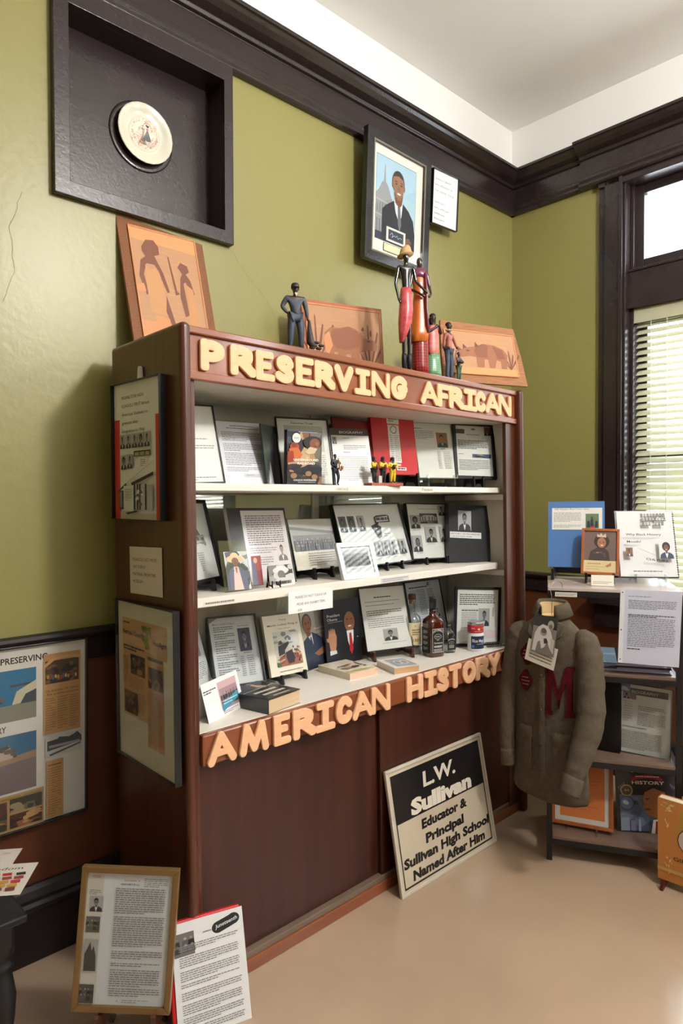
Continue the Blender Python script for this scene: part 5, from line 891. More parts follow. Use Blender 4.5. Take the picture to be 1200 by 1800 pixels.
# ---------------------------------------------------------------- shelf edge captions
def edge_label(name, label, cat, u, v, z, w, h, fn, col=(222, 212, 200)):
    p = Page(w, h, col, thick=.0005); fn(p); return tag(p.build(name, PAPER, None, CAB @ fm((u, v-.0007, z), (1, 0, 0), (0, 0, 1), (0, -1, 0))), label, cat)
edge_label('edge_caption', 'caption reading HERITAGE on the top shelf edge', 'label', .72, .055, 1.526, .07, .018, lambda p: p.text('HERITAGE', .08, .75, .5, (110, 104, 100), 0, fit=.84))
edge_label('edge_caption', 'caption reading Freedom in script on the top shelf edge', 'label', 1.215, .055, 1.524, .085, .024, lambda p: p.text('Freedom', .1, .75, .6, (50, 46, 46), .0, fit=.8, shear=.15))
edge_label('edge_caption', 'long narrow caption at the left of the middle shelf edge', 'label', .19, .075, 1.166, .12, .01, lambda p: p.para(.05, .2, .95, 1, .9, (120, 110, 110), last=1, th=.6))
edge_label('edge_caption', 'pale bluish caption strip at the centre of the middle shelf edge', 'label', 1.03, .075, 1.162, .17, .02, lambda p: p.para(.04, .2, .96, 2, .36, (150, 146, 150), last=.8, th=.5), (206, 202, 204))
# ---------------------------------------------------------------- figurines
def skin(name, J, E, m, parent, root, M=None, sub=2, label=None):
    names = list(J); idx = {k: i for i, k in enumerate(names)}
    me = bpy.data.meshes.new(name); me.from_pydata([J[k][:3] for k in names], [(idx[a], idx[b]) for a, b in E], []); me.materials.append(m)
    o = bpy.data.objects.new(name, me); link(o, parent, M)
    md = o.modifiers.new('skin', 'SKIN'); md.use_smooth_shade = True; md.branch_smoothing = .3
    if not me.skin_vertices: me.attributes  # layer is created with the modifier
    sv = me.skin_vertices[0].data
    for k in names:
        r = J[k][3]; sv[idx[k]].radius = r if isinstance(r, tuple) else (r, r); sv[idx[k]].use_root = (k == root)
    s = o.modifiers.new('sub', 'SUBSURF'); s.levels = sub; s.render_levels = sub
    if label: o['label'] = label
    return o
BE = [('pel', 'wst'), ('wst', 'chs'), ('chs', 'nck'), ('nck', 'jaw'), ('jaw', 'hd'), ('hd', 'top')]
for s_ in 'LR': BE += [('chs', 'sh'+s_), ('sh'+s_, 'el'+s_), ('el'+s_, 'wr'+s_), ('wr'+s_, 'ha'+s_), ('pel', 'hp'+s_), ('hp'+s_, 'kn'+s_), ('kn'+s_, 'an'+s_), ('an'+s_, 'to'+s_)]
def joints(h, k=1.0, arms=None, legs=None, lean=0):
    J = {'pel': (0, 0, .52, .062*k), 'wst': (lean*.3, 0, .6, .055*k), 'chs': (lean*.6, 0, .74, (.07*k, .055*k)), 'nck': (lean*.8, 0, .845, .028), 'jaw': (lean, -.012, .885, .042), 'hd': (lean, -.006, .93, .054), 'top': (lean, 0, .972, .035)}
    A = {'L': [(-.115, 0, .795), (-.14, .0, .64), (-.15, -.02, .51), (-.15, -.03, .465)], 'R': [(.115, 0, .795), (.14, .0, .64), (.15, -.02, .51), (.15, -.03, .465)]}
    A.update(arms or {}); G = {'L': [(-.05, 0, .5), (-.06, -.01, .28), (-.065, .0, .05), (-.07, -.06, .02)], 'R': [(.05, 0, .5), (.06, -.01, .28), (.065, .0, .05), (.075, -.06, .02)]}; G.update(legs or {})
    for s in 'LR':
        for n, p, r in zip(('sh', 'el', 'wr', 'ha'), A[s], (.04*k, .028*k, .019, .024)): J[n+s] = (p[0]+(lean*.6 if n == 'sh' else 0), p[1], p[2], r)
        for n, p, r in zip(('hp', 'kn', 'an', 'to'), G[s], (.055*k, .042*k, .027, .022)): J[n+s] = (*p, r)
    return {n: (a*h, b*h, c*h, tuple(q*h for q in r) if isinstance(r, tuple) else r*h) for n, (a, b, c, r) in J.items()}
def sub(J, names, f, dz=0): return {n: (*J[n][:3], tuple(q*f for q in J[n][3]) if isinstance(J[n][3], tuple) else J[n][3]*f) for n in names}
def figurine(name, label, u, v, z, yaw, h, skn, shirt=None, pants=None, shoes=None, hair=None, k=1.0, arms=None, legs=None, lean=0, frame='cab', sleeve=True, T=None):
    if T is None: T = thing(name, label, 'figurine', at(frame, u, v, z, yaw))
    J = joints(h, k, arms, legs, lean)
    skin('body', J, BE, skn, T, 'pel')
    if shirt:
        ns = ['pel', 'wst', 'chs', 'shL', 'shR', 'elL', 'elR']+(['wrL', 'wrR'] if sleeve else []); e = [x for x in BE if x[0] in ns and x[1] in ns]; skin('shirt', sub(J, ns, 1.22), e, shirt, T, 'pel')
    if pants:
        ns = ['pel', 'hpL', 'hpR', 'knL', 'knR', 'anL', 'anR']; e = [x for x in BE if x[0] in ns and x[1] in ns]; skin('trousers', sub(J, ns, 1.24), e, pants, T, 'pel')
    if shoes:
        for s in 'LR': a, b = J['an'+s], J['to'+s]; build(MB().ball(((a[0]+b[0])/2, (a[1]+b[1])/2-.008*h, .022*h), (.03*h, .055*h, .024*h)), 'shoe', shoes, T)
    hd = J['hd']
    if hair:
        mb = MB(); mb.ball((hd[0], hd[1]+.012*h, hd[2]+.022*h), (.052*h, .052*h, .045*h)); build(mb, 'hair', hair, T)
    mb = MB(); mb.ball((hd[0], hd[1]-.05*h, hd[2]-.012*h), (.009*h, .012*h, .014*h), 8, 6); mb.ball((hd[0], hd[1]-.043*h, hd[2]-.037*h), (.018*h, .008*h, .005*h), 8, 6)
    for s in (-1, 1): mb.ball((hd[0]+s*.05*h, hd[1], hd[2]-.008*h), (.008*h, .012*h, .018*h), 8, 6)
    build(mb, 'face_features', skn, T)
    mb = MB(); [mb.ball((hd[0]+s*.019*h, hd[1]-.045*h, hd[2]+.004*h), (.007*h, .004*h, .005*h), 8, 6) for s in (-1, 1)]; build(mb, 'eyes', mat('eye_dark', (190, 180, 170), .3), T)
    return T, J
DK = mat('dark_brown_figure', (60, 40, 34), .45); EB = mat('glossy_ebony', (26, 20, 22), .12, coat=.8); DN = mat('painted_denim', (64, 74, 92), .6, col2=(48, 56, 72), scale=(60, 60, 60)); SHG = mat('painted_grey_shirt', (74, 80, 90), .6, col2=(58, 62, 72), scale=(60, 60, 60))
BKP = mat('painted_black', (26, 25, 28), .5); HR = mat('painted_hair', (18, 15, 15), .7)
# man in cap
h = .232
T, J = figurine('man_figurine', 'figurine of a man in a dark cap, grey shirt and jeans, on the cabinet top', .5, .05, 2.012, -.45, h, DK, SHG, DN, BKP, None, k=1.08, arms={'L': [(-.125, 0, .79), (-.2, .03, .66), (-.13, -.03, .55), (-.1, -.045, .54)], 'R': [(.125, 0, .79), (.165, .0, .64), (.18, -.03, .5), (.18, -.04, .45)]}, legs={'L': [(-.055, 0, .5), (-.075, -.01, .28), (-.085, .02, .05), (-.1, -.04, .02)], 'R': [(.055, 0, .5), (.08, -.02, .28), (.08, .0, .05), (.09, -.06, .02)]})
mb = MB(); mb.loft([[(r*h*math.cos(a)*.95, -.004*h+r*h*math.sin(a), z*h) for a in [q*math.pi/9 for q in range(18)]] for r, z in ((.064, .93), (.067, .955), (.062, .985), (.045, 1.005), (.01, 1.012))]); mb.loft([[(x*h, y*h, z*h) for x, y, z in ((-.05, -.05, zz), (-.03, -.1, zz-.006), (.03, -.1, zz-.006), (.05, -.05, zz))] for zz in (.938, .946)], smooth=False); build(mb, 'cap', mat('painted_cap', (40, 42, 48), .5), T)
build(MB().lathe([(.083*h, .535*h), (.086*h, .54*h), (.086*h, .56*h), (.083*h, .565*h)], 20, flat=.85), 'belt', BKP, T); build(MB().prism([(-.025*h, .85*h), (.025*h, .85*h), (0, .79*h)], -.075*h, -.05*h, ax=1), 'undershirt', mat('painted_white', (200, 198, 190), .6), T)
mb = MB(); mb.tube([(.2*h, -.03*h, .46*h), (.21*h, -.02*h, .3*h), (.22*h, -.03*h, .14*h), (.27*h, -.05*h, .06*h)], [.02*h, .04*h, .06*h, .05*h], 10)
for k in range(5): mb.ball((.24*h+.035*h*k, -.05*h+.02*h*(k % 2), .05*h+.04*h*(k % 3)), (.05*h, .035*h, .022*h), 8, 6)
build(mb, 'game_bag', mat('bag_brown', (62, 50, 46), .6), T)
# tall couple, girl, boys
h = .515
T = thing('tall_man_figurine', 'tall slender ebony man figurine with a straw hat and pink wrap', 'figurine', at('cab', 1.095, .055, 2.012, -.5))
J = {'pel': (0, 0, .6), 'wst': (0, 0, .66), 'chs': (0, 0, .79), 'nck': (0, 0, .865), 'jaw': (.0, -.008, .89), 'hd': (0, -.006, .925), 'top': (0, 0, .96), 'shL': (-.06, 0, .845), 'elL': (-.088, 0, .7), 'wrL': (-.07, -.02, .58), 'haL': (-.055, -.03, .54), 'shR': (.06, 0, .845), 'elR': (.085, 0, .73), 'wrR': (.14, -.03, .66), 'haR': (.17, -.04, .63), 'hpL': (-.022, 0, .56), 'knL': (-.022, 0, .3), 'anL': (-.022, 0, .04), 'toL': (-.024, -.035, .012), 'hpR': (.022, 0, .56), 'knR': (.022, 0, .3), 'anR': (.022, 0, .04), 'toR': (.026, -.035, .012)}
RD = {'pel': .035, 'wst': .034, 'chs': (.048, .036), 'nck': .016, 'jaw': .022, 'hd': .03, 'top': .018, 'sh': .02, 'el': .013, 'wr': .01, 'ha': .013, 'hp': .03, 'kn': .02, 'an': .015, 'to': .014}
J = {n: (a*h, b*h, c*h, tuple(q*h for q in RD.get(n, RD.get(n[:-1]))) if isinstance(RD.get(n, RD.get(n[:-1])), tuple) else RD.get(n, RD.get(n[:-1]))*h) for n, (a, b, c) in J.items()}
skin('body', J, BE, EB, T, 'pel')
def cloth(T, name, m, rings, n=28, wave=0, wn=7, cap=True, label=None, ph=0):
    mb = MB(); R = []
    for i, (cx, cy, z, rx, ry) in enumerate(rings):
        wv = wave*i/len(rings)
        R.append([((cx+rx*(1+wv*math.cos(wn*a+ph))*math.cos(a)), (cy+ry*(1+wv*math.cos(wn*a+ph))*math.sin(a)), z+(.0 if not wave else 0)) for a in [q*2*math.pi/n for q in range(n)]])
    mb.loft(R, cap); return build(mb, name, m, T, label=label)
PK = mat('pink_cloth_paint', (206, 92, 92), .35, col2=(170, 56, 62), scale=(20, 20, 60), coat=.3)
cloth(T, 'wrap_skirt', PK, [(0, 0, .67*h, .042*h, .036*h), (0, 0, .62*h, .05*h, .042*h), (0, 0, .5*h, .058*h, .05*h), (-.008*h, 0, .4*h, .056*h, .05*h), (-.022*h, 0, .33*h, .04*h, .04*h), (-.042*h, .0, .24*h, .016*h, .024*h)], wave=.08)
HT = mat('straw_hat', (206, 170, 118), .6, bump=.6, bscale=400); mb = MB(); mb.loft([[(r*h*math.cos(a), r*h*math.sin(a)+.004*h, z*h+.012*h*math.cos(a*1+.6)) for a in [q*math.pi/12 for q in range(24)]] for r, z in ((.066, .93), (.064, .934), (.05, .948), (.045, .965), (.04, .985), (.026, .999), (.003, 1.004))]); build(mb, 'straw_hat', HT, T)
for s in (-1, 1): build(MB().tube([(s*.022*h, 0, .0), (s*.022*h, 0, .12*h), (s*.022*h, 0, .15*h)], [.019*h, .021*h, .019*h], 12), 'boot', BKP, T)
T = thing('tall_woman_figurine', 'tall woman figurine in an orange robe, purple shawl and red plaid skirt', 'figurine', at('cab', 1.188, .06, 2.012, -.5))
J2 = dict(J); J2['haR'] = (.05*h, -.07*h, .62*h, .013*h); J2['wrR'] = (.075*h, -.06*h, .65*h, .01*h); J2['haL'] = (.02*h, -.075*h, .62*h, .013*h); J2['wrL'] = (-.04*h, -.065*h, .655*h, .01*h)
DKR = mat('dark_plum_skin', (58, 34, 34), .25, coat=.5); skin('body', J2, BE, DKR, T, 'pel')
OR = mat('orange_robe_paint', (204, 112, 44), .35, col2=(176, 88, 34), scale=(30, 30, 4), coat=.3); PU = mat('purple_shawl_paint', (126, 58, 84), .3, col2=(98, 38, 60), scale=(30, 30, 6), coat=.4)
def plaid(name, c1, c2, n=26):
    m = mat(name, c1, .4, coat=.2); N = m.node_tree.nodes; L = m.node_tree.links; b = N['Principled BSDF']; src = b.inputs['Base Color'].links[0].from_socket; prev = src
    tc = N.new('ShaderNodeTexCoord')
    for d in ('X', 'Z'):
        w = N.new('ShaderNodeTexWave'); w.bands_direction = d; w.inputs['Scale'].default_value = n; L.new(tc.outputs['Object'], w.inputs[0]); r = N.new('ShaderNodeMath'); r.operation = 'GREATER_THAN'; r.inputs[1].default_value = .9; L.new(w.outputs['Fac'], r.inputs[0])
        x = N.new('ShaderNodeMix'); x.data_type = 'RGBA'; L.new(r.outputs[0], x.inputs[0]); L.new(prev, x.inputs[6]); x.inputs[7].default_value = lin(c2); prev = x.outputs[2]
    L.new(prev, b.inputs['Base Color']); return m
cloth(T, 'plaid_skirt', plaid('red_plaid', (160, 34, 28), (70, 14, 18)), [(0, 0, .4*h, .06*h, .05*h), (0, 0, .25*h, .068*h, .056*h), (0, 0, .08*h, .072*h, .06*h), (0, 0, 0, .075*h, .062*h)], wave=.07, wn=8)
cloth(T, 'robe', OR, [(0, 0, .86*h, .03*h, .026*h), (0, 0, .835*h, .06*h, .045*h), (0, 0, .74*h, .058*h, .046*h), (0, 0, .66*h, .05*h, .042*h), (0, 0, .5*h, .066*h, .054*h), (-.004*h, 0, .35*h, .078*h, .066*h), (-.02*h, 0, .27*h, .082*h, .07*h)], wave=.05, wn=6)
cloth(T, 'shawl', PU, [(0, 0, .868*h, .032*h, .03*h), (0, 0, .85*h, .066*h, .05*h), (0, 0, .815*h, .07*h, .053*h), (0, 0, .79*h, .064*h, .05*h)], wave=.05, wn=5)
build(MB().tube([(.03*h, -.04*h, .82*h), (.035*h, -.046*h, .7*h), (.03*h, -.05*h, .55*h), (.035*h, -.06*h, .4*h), (.05*h, -.06*h, .34*h)], [(.03*h, .012*h), (.028*h, .012*h), (.032*h, .012*h), (.034*h, .012*h), (.01*h, .008*h)], 12), 'shawl_fall', PU, T); build(MB().lathe([(.022*h, .858*h), (.03*h, .862*h), (.03*h, .868*h), (.02*h, .872*h), (.022*h, .878*h), (.018*h, .885*h)], 16), 'neck_rings', mat('pewter_rings', (120, 110, 100), .3, metal=.6), T)
h = .275
T, J = figurine('girl_figurine', 'girl figurine in a pink wrap and green plaid skirt, beside the tall woman', 1.262, .05, 2.012, -.2, h, DK, None, None, None, HR, k=.95, arms={'L': [(-.1, 0, .79), (-.13, -.04, .68), (-.02, -.1, .76), (.01, -.1, .8)], 'R': [(.1, 0, .79), (.12, -.05, .68), (.05, -.1, .76), (.03, -.1, .8)]})
cloth(T, 'plaid_skirt', plaid('green_plaid', (118, 168, 124), (60, 110, 76), 34), [(0, 0, .42*h, .085*h, .07*h), (0, 0, .25*h, .115*h, .09*h), (0, 0, .1*h, .13*h, .1*h), (0, 0, 0, .135*h, .105*h)], wave=.08, wn=8)
PK2 = mat('salmon_cloth_paint', (222, 132, 122), .4, col2=(190, 96, 92), scale=(20, 20, 120)); cloth(T, 'wrap', PK2, [(0, 0, .8*h, .07*h, .055*h), (0, 0, .78*h, .1*h, .07*h), (0, 0, .65*h, .095*h, .075*h), (0, 0, .5*h, .1*h, .08*h), (0, 0, .4*h, .1*h, .085*h), (-.01*h, 0, .34*h, .085*h, .07*h)], wave=.05, wn=5)
mb = MB()
for s, (x, y) in enumerate(((-.05, -.06), (.06, -.04), (.0, .06), (-.06, .07))): mb.ball((hd := J['hd'])[:3] and (hd[0]+x*h*.5, hd[1]+.02*h+y*h*.2, hd[2]-.05*h), (.03*h, .025*h, .06*h), 8, 6)
build(mb, 'braids', HR, T)
h = .258
T, J = figurine('boy_figurine', 'boy figurine in a pink shirt and blue trousers, on the right of the cabinet top', 1.372, .05, 2.012, .1, h, DK, mat('dusty_pink_paint', (178, 110, 96), .5), DN, BKP, HR, k=.78, arms={'R': [(.09, 0, .79), (.16, -.01, .7), (.22, -.02, .6), (.24, -.03, .57)], 'L': [(-.09, 0, .79), (-.1, .03, .68), (-.08, .05, .57), (-.07, .05, .53)]})
build(MB().lathe([(.03*h, .835*h), (.055*h, .845*h), (.058*h, .86*h), (.03*h, .872*h)], 14), 'scarf', mat('scarf_paint', (196, 178, 150), .5), T)
h = .135
T, J = figurine('toddler_figurine', 'smallest boy figurine in green trousers carrying a bundle, beside the pink-shirted boy', 1.435, .045, 2.012, .1, h, DK, mat('mottled_paint', (96, 90, 84), .5, col2=(50, 60, 70), scale=(90, 90, 90)), mat('green_trousers_paint', (60, 84, 62), .5), BKP, HR, k=1.0, arms={'R': [(.1, 0, .79), (.16, -.04, .68), (.1, -.1, .66), (.06, -.1, .66)], 'L': [(-.1, 0, .79), (-.16, -.04, .68), (-.1, -.1, .66), (-.06, -.1, .66)]})
build(MB().ball((0, -.1*h, .66*h), (.14*h, .06*h, .06*h)), 'bundle', mat('bundle_paint', (52, 50, 48), .6), T)
# saxophone player and singing trio on the top shelf
h = .118
T, J = figurine('saxophonist_figurine', 'small figurine of a saxophone player in a black jacket on the top shelf', .715, .088, S1, -.2, h, DK, BKP, mat('navy_paint', (36, 42, 56), .5), BKP, HR, k=1.05, arms={'L': [(-.11, 0, .79), (-.16, -.02, .66), (-.02, -.12, .6), (.02, -.13, .58)], 'R': [(.11, 0, .79), (.17, -.05, .68), (.09, -.13, .7), (.07, -.14, .7)]}, legs={'R': [(.05, 0, .5), (.09, -.06, .28), (.08, .0, .05), (.1, -.06, .02)]})
build(MB().tube([(.02*h, -.07*h, .87*h), (.05*h, -.13*h, .84*h), (.06*h, -.15*h, .7*h), (.07*h, -.15*h, .52*h), (.1*h, -.17*h, .47*h), (.13*h, -.19*h, .52*h), (.14*h, -.21*h, .6*h)], [.008*h, .012*h, .02*h, .028*h, .034*h, .04*h, .055*h], 12), 'saxophone', mat('brass_paint', (176, 116, 62), .35, metal=.4), T)
T = thing('singing_trio_figurine', 'painted figurine of three singers in yellow jackets on a brick base', 'figurine', at('cab', .985, .08, S1, -.25))
BRK = mat('brick_paint', (150, 72, 56), .7, col2=(176, 96, 76), scale=(120, 120, 120)); build(MB().box((-.085, -.03, 0), (.065, .03, .012)), 'brick_base', BRK, T, bevel=.001)
YL = mat('yellow_paint', (232, 198, 34), .4, coat=.2); h = .104
for k, (x, yw_, pt) in enumerate(((-.055, .5, BKP), (-.012, .15, BKP), (.034, -.2, YL))):
    base = bpy.data.objects.new('singer', None); link(base, T, Matrix.Translation((x, 0, .012)) @ Matrix.Rotation(yw_, 4, 'Z'))
    J = joints(h, 1.2, arms={'L': [(-.13, 0, .77), (-.19, -.06, .65), (-.06, -.14, .64), (-.03, -.15, .66)], 'R': [(.13, 0, .77), (.19, -.06, .65), (.06, -.14, .6), (.03, -.15, .6)]})
    o = skin('singer_body', J, BE, DK, base, 'pel')
    ns = ['pel', 'wst', 'chs', 'shL', 'shR', 'elL', 'elR', 'wrL', 'wrR']; skin('jacket', sub(J, ns, 1.3), [x_ for x_ in BE if x_[0] in ns and x_[1] in ns], YL, base, 'pel')
    ns = ['pel', 'hpL', 'hpR', 'knL', 'knR', 'anL', 'anR']; skin('trousers', sub(J, ns, 1.3), [x_ for x_ in BE if x_[0] in ns and x_[1] in ns], pt, base, 'pel')
    hd = J['hd']; build(MB().ball((hd[0], hd[1]+.02*h, hd[2]+.025*h), (.085*h, .075*h, .07*h)).ball((hd[0]-.06*h, hd[1]+.03*h, hd[2]-.04*h), (.03*h, .04*h, .07*h), 8, 6).ball((hd[0]+.06*h, hd[1]+.03*h, hd[2]-.04*h), (.03*h, .04*h, .07*h), 8, 6), 'hair', HR, base)
    build(MB().ball((0, -.15*h, .62*h), (.07*h, .05*h, .1*h)), 'instrument', BKP if k == 2 else mat('red_instrument', (130, 40, 34), .4), base)
build(MB().box((-.045, -.02, .012), (-.03, .0, .04)), 'white_drum', mat('painted_white', (200, 198, 190), .6), T)
# ---------------------------------------------------------------- carved panels on the cabinet top
HS = mat('burlap_wood', (160, 108, 72), .6, col2=(120, 74, 46), scale=(260, 260, 260), bump=.8, bscale=500); LT = (184, 136, 98); MD = (160, 108, 74); D2 = (122, 72, 50)
def carved(key, name, label, cat, fn, border, inset, rim=None, thick=.012, warp=0):
    M, w, h = pose(key); t = thing(name, label, cat, M); mb = MB()
    if warp: mb.prism([(-w/2, 0), (w/2+.012, -.004), (w/2, h*.5), (w/2-.022, h), (-w/2+.03, h+.006), (-w/2+.012, h*.55)], -thick, 0, ax=2)
    else: mb.box((-w/2, 0, -thick), (w/2, h, 0))
    build(mb, 'backing_board', rim or HS, t, bevel=.002)
    p = Page(w-2*border, h-2*border, LT, thick=.004, z0=.0042, y0=border, side=MD); fn(p); p.build('carved_scene', PAPER, t)
    mb = MB(); rect_ring(mb, w-2*border+.012, h-2*border+.012, .007, .0003, .0065, y0=border-.006); build(mb, 'moulding', mat('pale_moulding', (206, 140, 88), .5, scale=(80, 8, 8)), t, bevel=.002); return t
def grain(p, n=26, seed=1):
    R = random.Random(seed)
    for k in range(n): y = R.random(); x = R.random()*.7; p.poly([(x, y), (x+R.uniform(.1, .3), y+.003), (x+R.uniform(.1, .3), y+.007), (x, y+.005)], (200, 146, 100), False)
    p.lay()
def f(p):
    grain(p, 40); p.poly([(0, .0), (1, 0), (1, .13), (0, .1)], (212, 150, 96)); p.rect(0, .8, 1, 1, (206, 140, 92))
    p.poly([(.14, .16), (.22, .09), (.34, .08), (.4, .13), (.4, .2), (.32, .22), (.36, .28), (.42, .36), (.48, .52), (.44, .53), (.38, .42), (.36, .36), (.3, .3), (.18, .3), (.12, .4), (.16, .56), (.12, .58), (.05, .42), (.1, .28), (.18, .24), (.14, .2)], D2)
    p.poly([(.16, .31), (.22, .35), (.32, .33), (.38, .44), (.42, .74), (.16, .72), (.14, .5)], (196, 142, 92)); p.poly([(.38, .7), (.42, .56), (.5, .8), (.46, .86)], D2); p.poly([(.2, .74), (.42, .76), (.4, 1), (.2, .98)], (204, 138, 88))
    p.poly([(.52, .2), (.54, .2), (.6, .5), (.64, .52), (.57, .54)], D2)
    p.poly([(.66, .28), (.72, .23), (.82, .25), (.84, .3), (.78, .33), (.84, .38), (.88, .5), (.84, .52), (.76, .4), (.72, .42), (.74, .7), (.68, .72), (.64, .55), (.68, .38), (.72, .33)], D2); p.poly([(.76, .42), (.86, .46), (.92, .95), (.72, .92)], (192, 136, 88)); p.poly([(.0, .5), (.1, .48), (.12, .55), (0, .56)], (206, 140, 90))
carved('panelL', 'carved_wood_plaque', 'tall inlaid wood plaque of two robed figures, left end of the cabinet top', 'plaque', f, .042, 0)
_g0 = grain
def grain(p, n=26, seed=1):
    _g0(p, n, seed); R = random.Random(seed+9)
    for k in range(46): x, y = R.random()*.93, R.random(); p.poly([(x, y), (x+R.uniform(.02, .07), y+.002), (x+.02, y+.006)], (166, 116, 78), False)
    p.lay()
def reeds(p, x, y, s, c=D2, flip=1):
    for a, l in ((-.5, .34), (-.25, .45), (0, .5), (.2, .42), (.45, .46)): dx = math.sin(a)*l*s*flip; dy = math.cos(a)*l*s*1.2; p.poly([(x, y), (x+dx*.6-.01, y-dy*.6), (x+dx-.008, y-dy), (x+dx+.008, y-dy+.03), (x+dx*.6+.016, y-dy*.55), (x+.012, y)], c)
def f(p):
    grain(p, 40, 3); reeds(p, .1, .85, 1.2); reeds(p, .82, .95, 1.25, flip=-1)
    p.poly([(.2, .55), (.22, .38), (.3, .3), (.42, .3), (.55, .26), (.66, .3), (.72, .36), (.76, .42), (.9, .44), (.95, .52), (.93, .6), (.82, .6), (.74, .62), (.68, .66), (.68, .86), (.58, .86), (.56, .68), (.5, .68), (.46, .86), (.38, .86), (.38, .66), (.34, .66), (.3, .84), (.24, .84), (.22, .68)], (158, 102, 70)); p.poly([(.32, .34), (.42, .31), (.55, .27), (.66, .32), (.7, .4), (.68, .56), (.5, .62), (.36, .6), (.28, .48)], (144, 90, 62)); p.poly([(.2, .44), (.28, .36), (.32, .56), (.26, .7), (.22, .66)], (206, 138, 90))
    p.poly([(.72, .3), (.75, .24), (.77, .31)], (120, 66, 44)); p.poly([(.84, .32), (.87, .28), (.87, .38), (.85, .38)], (120, 66, 44)); p.ell(.82, .46, .025, .012, (90, 54, 40), 8)
carved('panelM', 'carved_wood_plaque', 'inlaid wood plaque of a hippopotamus among reeds, behind the man in the cap', 'plaque', f, .02, 0, rim=mat('red_brown_rim', (176, 98, 62), .5, scale=(60, 6, 6)))
def f(p):
    grain(p, 40, 5); p.rect(0, .85, 1, 1, (212, 148, 96)); reeds(p, .06, .85, .8); reeds(p, .9, .85, .8)
    p.poly([(.14, .5), (.24, .4), (.34, .36), (.42, .34), (.52, .26), (.7, .28), (.82, .36), (.88, .5), (.86, .62), (.84, .84), (.76, .84), (.76, .66), (.7, .64), (.66, .84), (.58, .84), (.58, .64), (.52, .64), (.5, .84), (.4, .84), (.4, .6), (.32, .58), (.2, .62), (.12, .58)], (154, 98, 68)); p.poly([(.42, .34), (.52, .27), (.6, .3), (.56, .6), (.42, .6), (.38, .46)], (136, 82, 58)); p.poly([(.66, .3), (.8, .38), (.84, .6), (.72, .6)], (136, 82, 58))
    p.poly([(.14, .5), (.13, .34), (.2, .44)], (112, 64, 50)); p.poly([(.22, .42), (.23, .3), (.28, .38)], (112, 64, 50)); p.poly([(.4, .36), (.41, .22), (.46, .34)], (112, 64, 50)); p.ell(.29, .46, .03, .015, (90, 56, 44), 8)
carved('panelR', 'carved_wood_plaque', 'wide inlaid wood plaque of a rhinoceros, overhanging the right end of the cabinet top', 'plaque', f, .042, 0, rim=mat('orange_raffia', (178, 122, 78), .6, col2=(140, 88, 52), scale=(12, 300, 300), bump=.6, bscale=400), warp=1)
# ---------------------------------------------------------------- wire-framed rack
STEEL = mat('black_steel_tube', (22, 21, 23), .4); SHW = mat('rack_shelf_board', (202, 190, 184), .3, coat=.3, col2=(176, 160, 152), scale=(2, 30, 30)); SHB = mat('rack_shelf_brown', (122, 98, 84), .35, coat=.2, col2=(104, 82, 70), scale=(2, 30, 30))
rack = thing('storage_rack', 'black steel rack with pale boards under the window, holding books and papers', 'rack', RK); RW, RD_ = .505, .41; q = .022
for u, v in ((0, 0), (RW-q, 0), (0, RD_-q), (RW-q, RD_-q)): build(MB().box((u, v, 0), (u+q, v+q, 1.132-.004)), 'post', STEEL, rack, bevel=.001)
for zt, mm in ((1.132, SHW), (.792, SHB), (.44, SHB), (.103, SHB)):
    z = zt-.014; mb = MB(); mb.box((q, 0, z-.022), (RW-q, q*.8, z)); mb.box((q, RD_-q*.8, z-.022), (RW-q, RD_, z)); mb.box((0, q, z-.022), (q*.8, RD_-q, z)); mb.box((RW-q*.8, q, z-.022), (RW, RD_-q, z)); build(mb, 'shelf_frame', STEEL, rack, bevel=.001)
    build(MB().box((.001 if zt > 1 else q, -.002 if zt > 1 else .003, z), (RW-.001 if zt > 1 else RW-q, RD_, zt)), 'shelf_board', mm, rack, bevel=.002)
build(MB().box((RW-.14, RD_-.03, .1), (RW-.125, RD_-.015, 1.1)), 'back_brace', STEEL, rack)
p = Page(.085, .018, (214, 206, 190), thick=.0005); p.para(.05, .3, .95, 2, .3, (120, 110, 100), last=.9)
tag(p.build('edge_caption', PAPER, None, RK @ fm((.072, -.0045, 1.095), (1, 0, 0), (0, 0, 1), (0, -1, 0))), 'small cream caption strip on the front rail of the rack top', 'label')
p = Page(.088, .045, (224, 216, 200), thick=.001); p.para(.08, .62, .92, 2, .13, (130, 120, 112), last=.8)
f_, u, v, z, *_ = POSE['woodframe']
tag(p.build('caption_card', PAPER, None, RK @ fm((u+.005, v-.095, 1.1335), (1, 0, 0), (0, math.sin(.25), math.cos(.25)), (0, -math.cos(.25), math.sin(.25)))), 'small cream caption card in front of the orange wood photo frame', 'card')
R = random.Random(5)
def stack(label, group, specs):
    for i, (u, v, z, yaw, w, d, t, c, nm, lab) in enumerate(specs):
        M = at('rack', u, v, z, yaw); T = thing(nm, lab, 'binder' if 'binder' in nm else 'folder', M)
        m = mat('cover_%d_%d_%d' % c, c, .3, coat=.5); build(MB().box((-w/2, 0, 0), (w/2, d, .0015)).box((-w/2, 0, t-.0015), (w/2, d, t)).box((-w/2, d-.0015, .0015), (w/2, d, t-.0015)), 'cover', m, T, bevel=.0005)
        mb = MB(); k = .003
        while k < t-.004: dx = R.uniform(0, .006); mb.box((-w/2+.003+dx, .003+dx, k), (w/2-.003-dx, d-.004, k+.0022)); k += .0032
        build(mb, 'pages', mat('loose_pages', (206, 200, 214), .6), T)
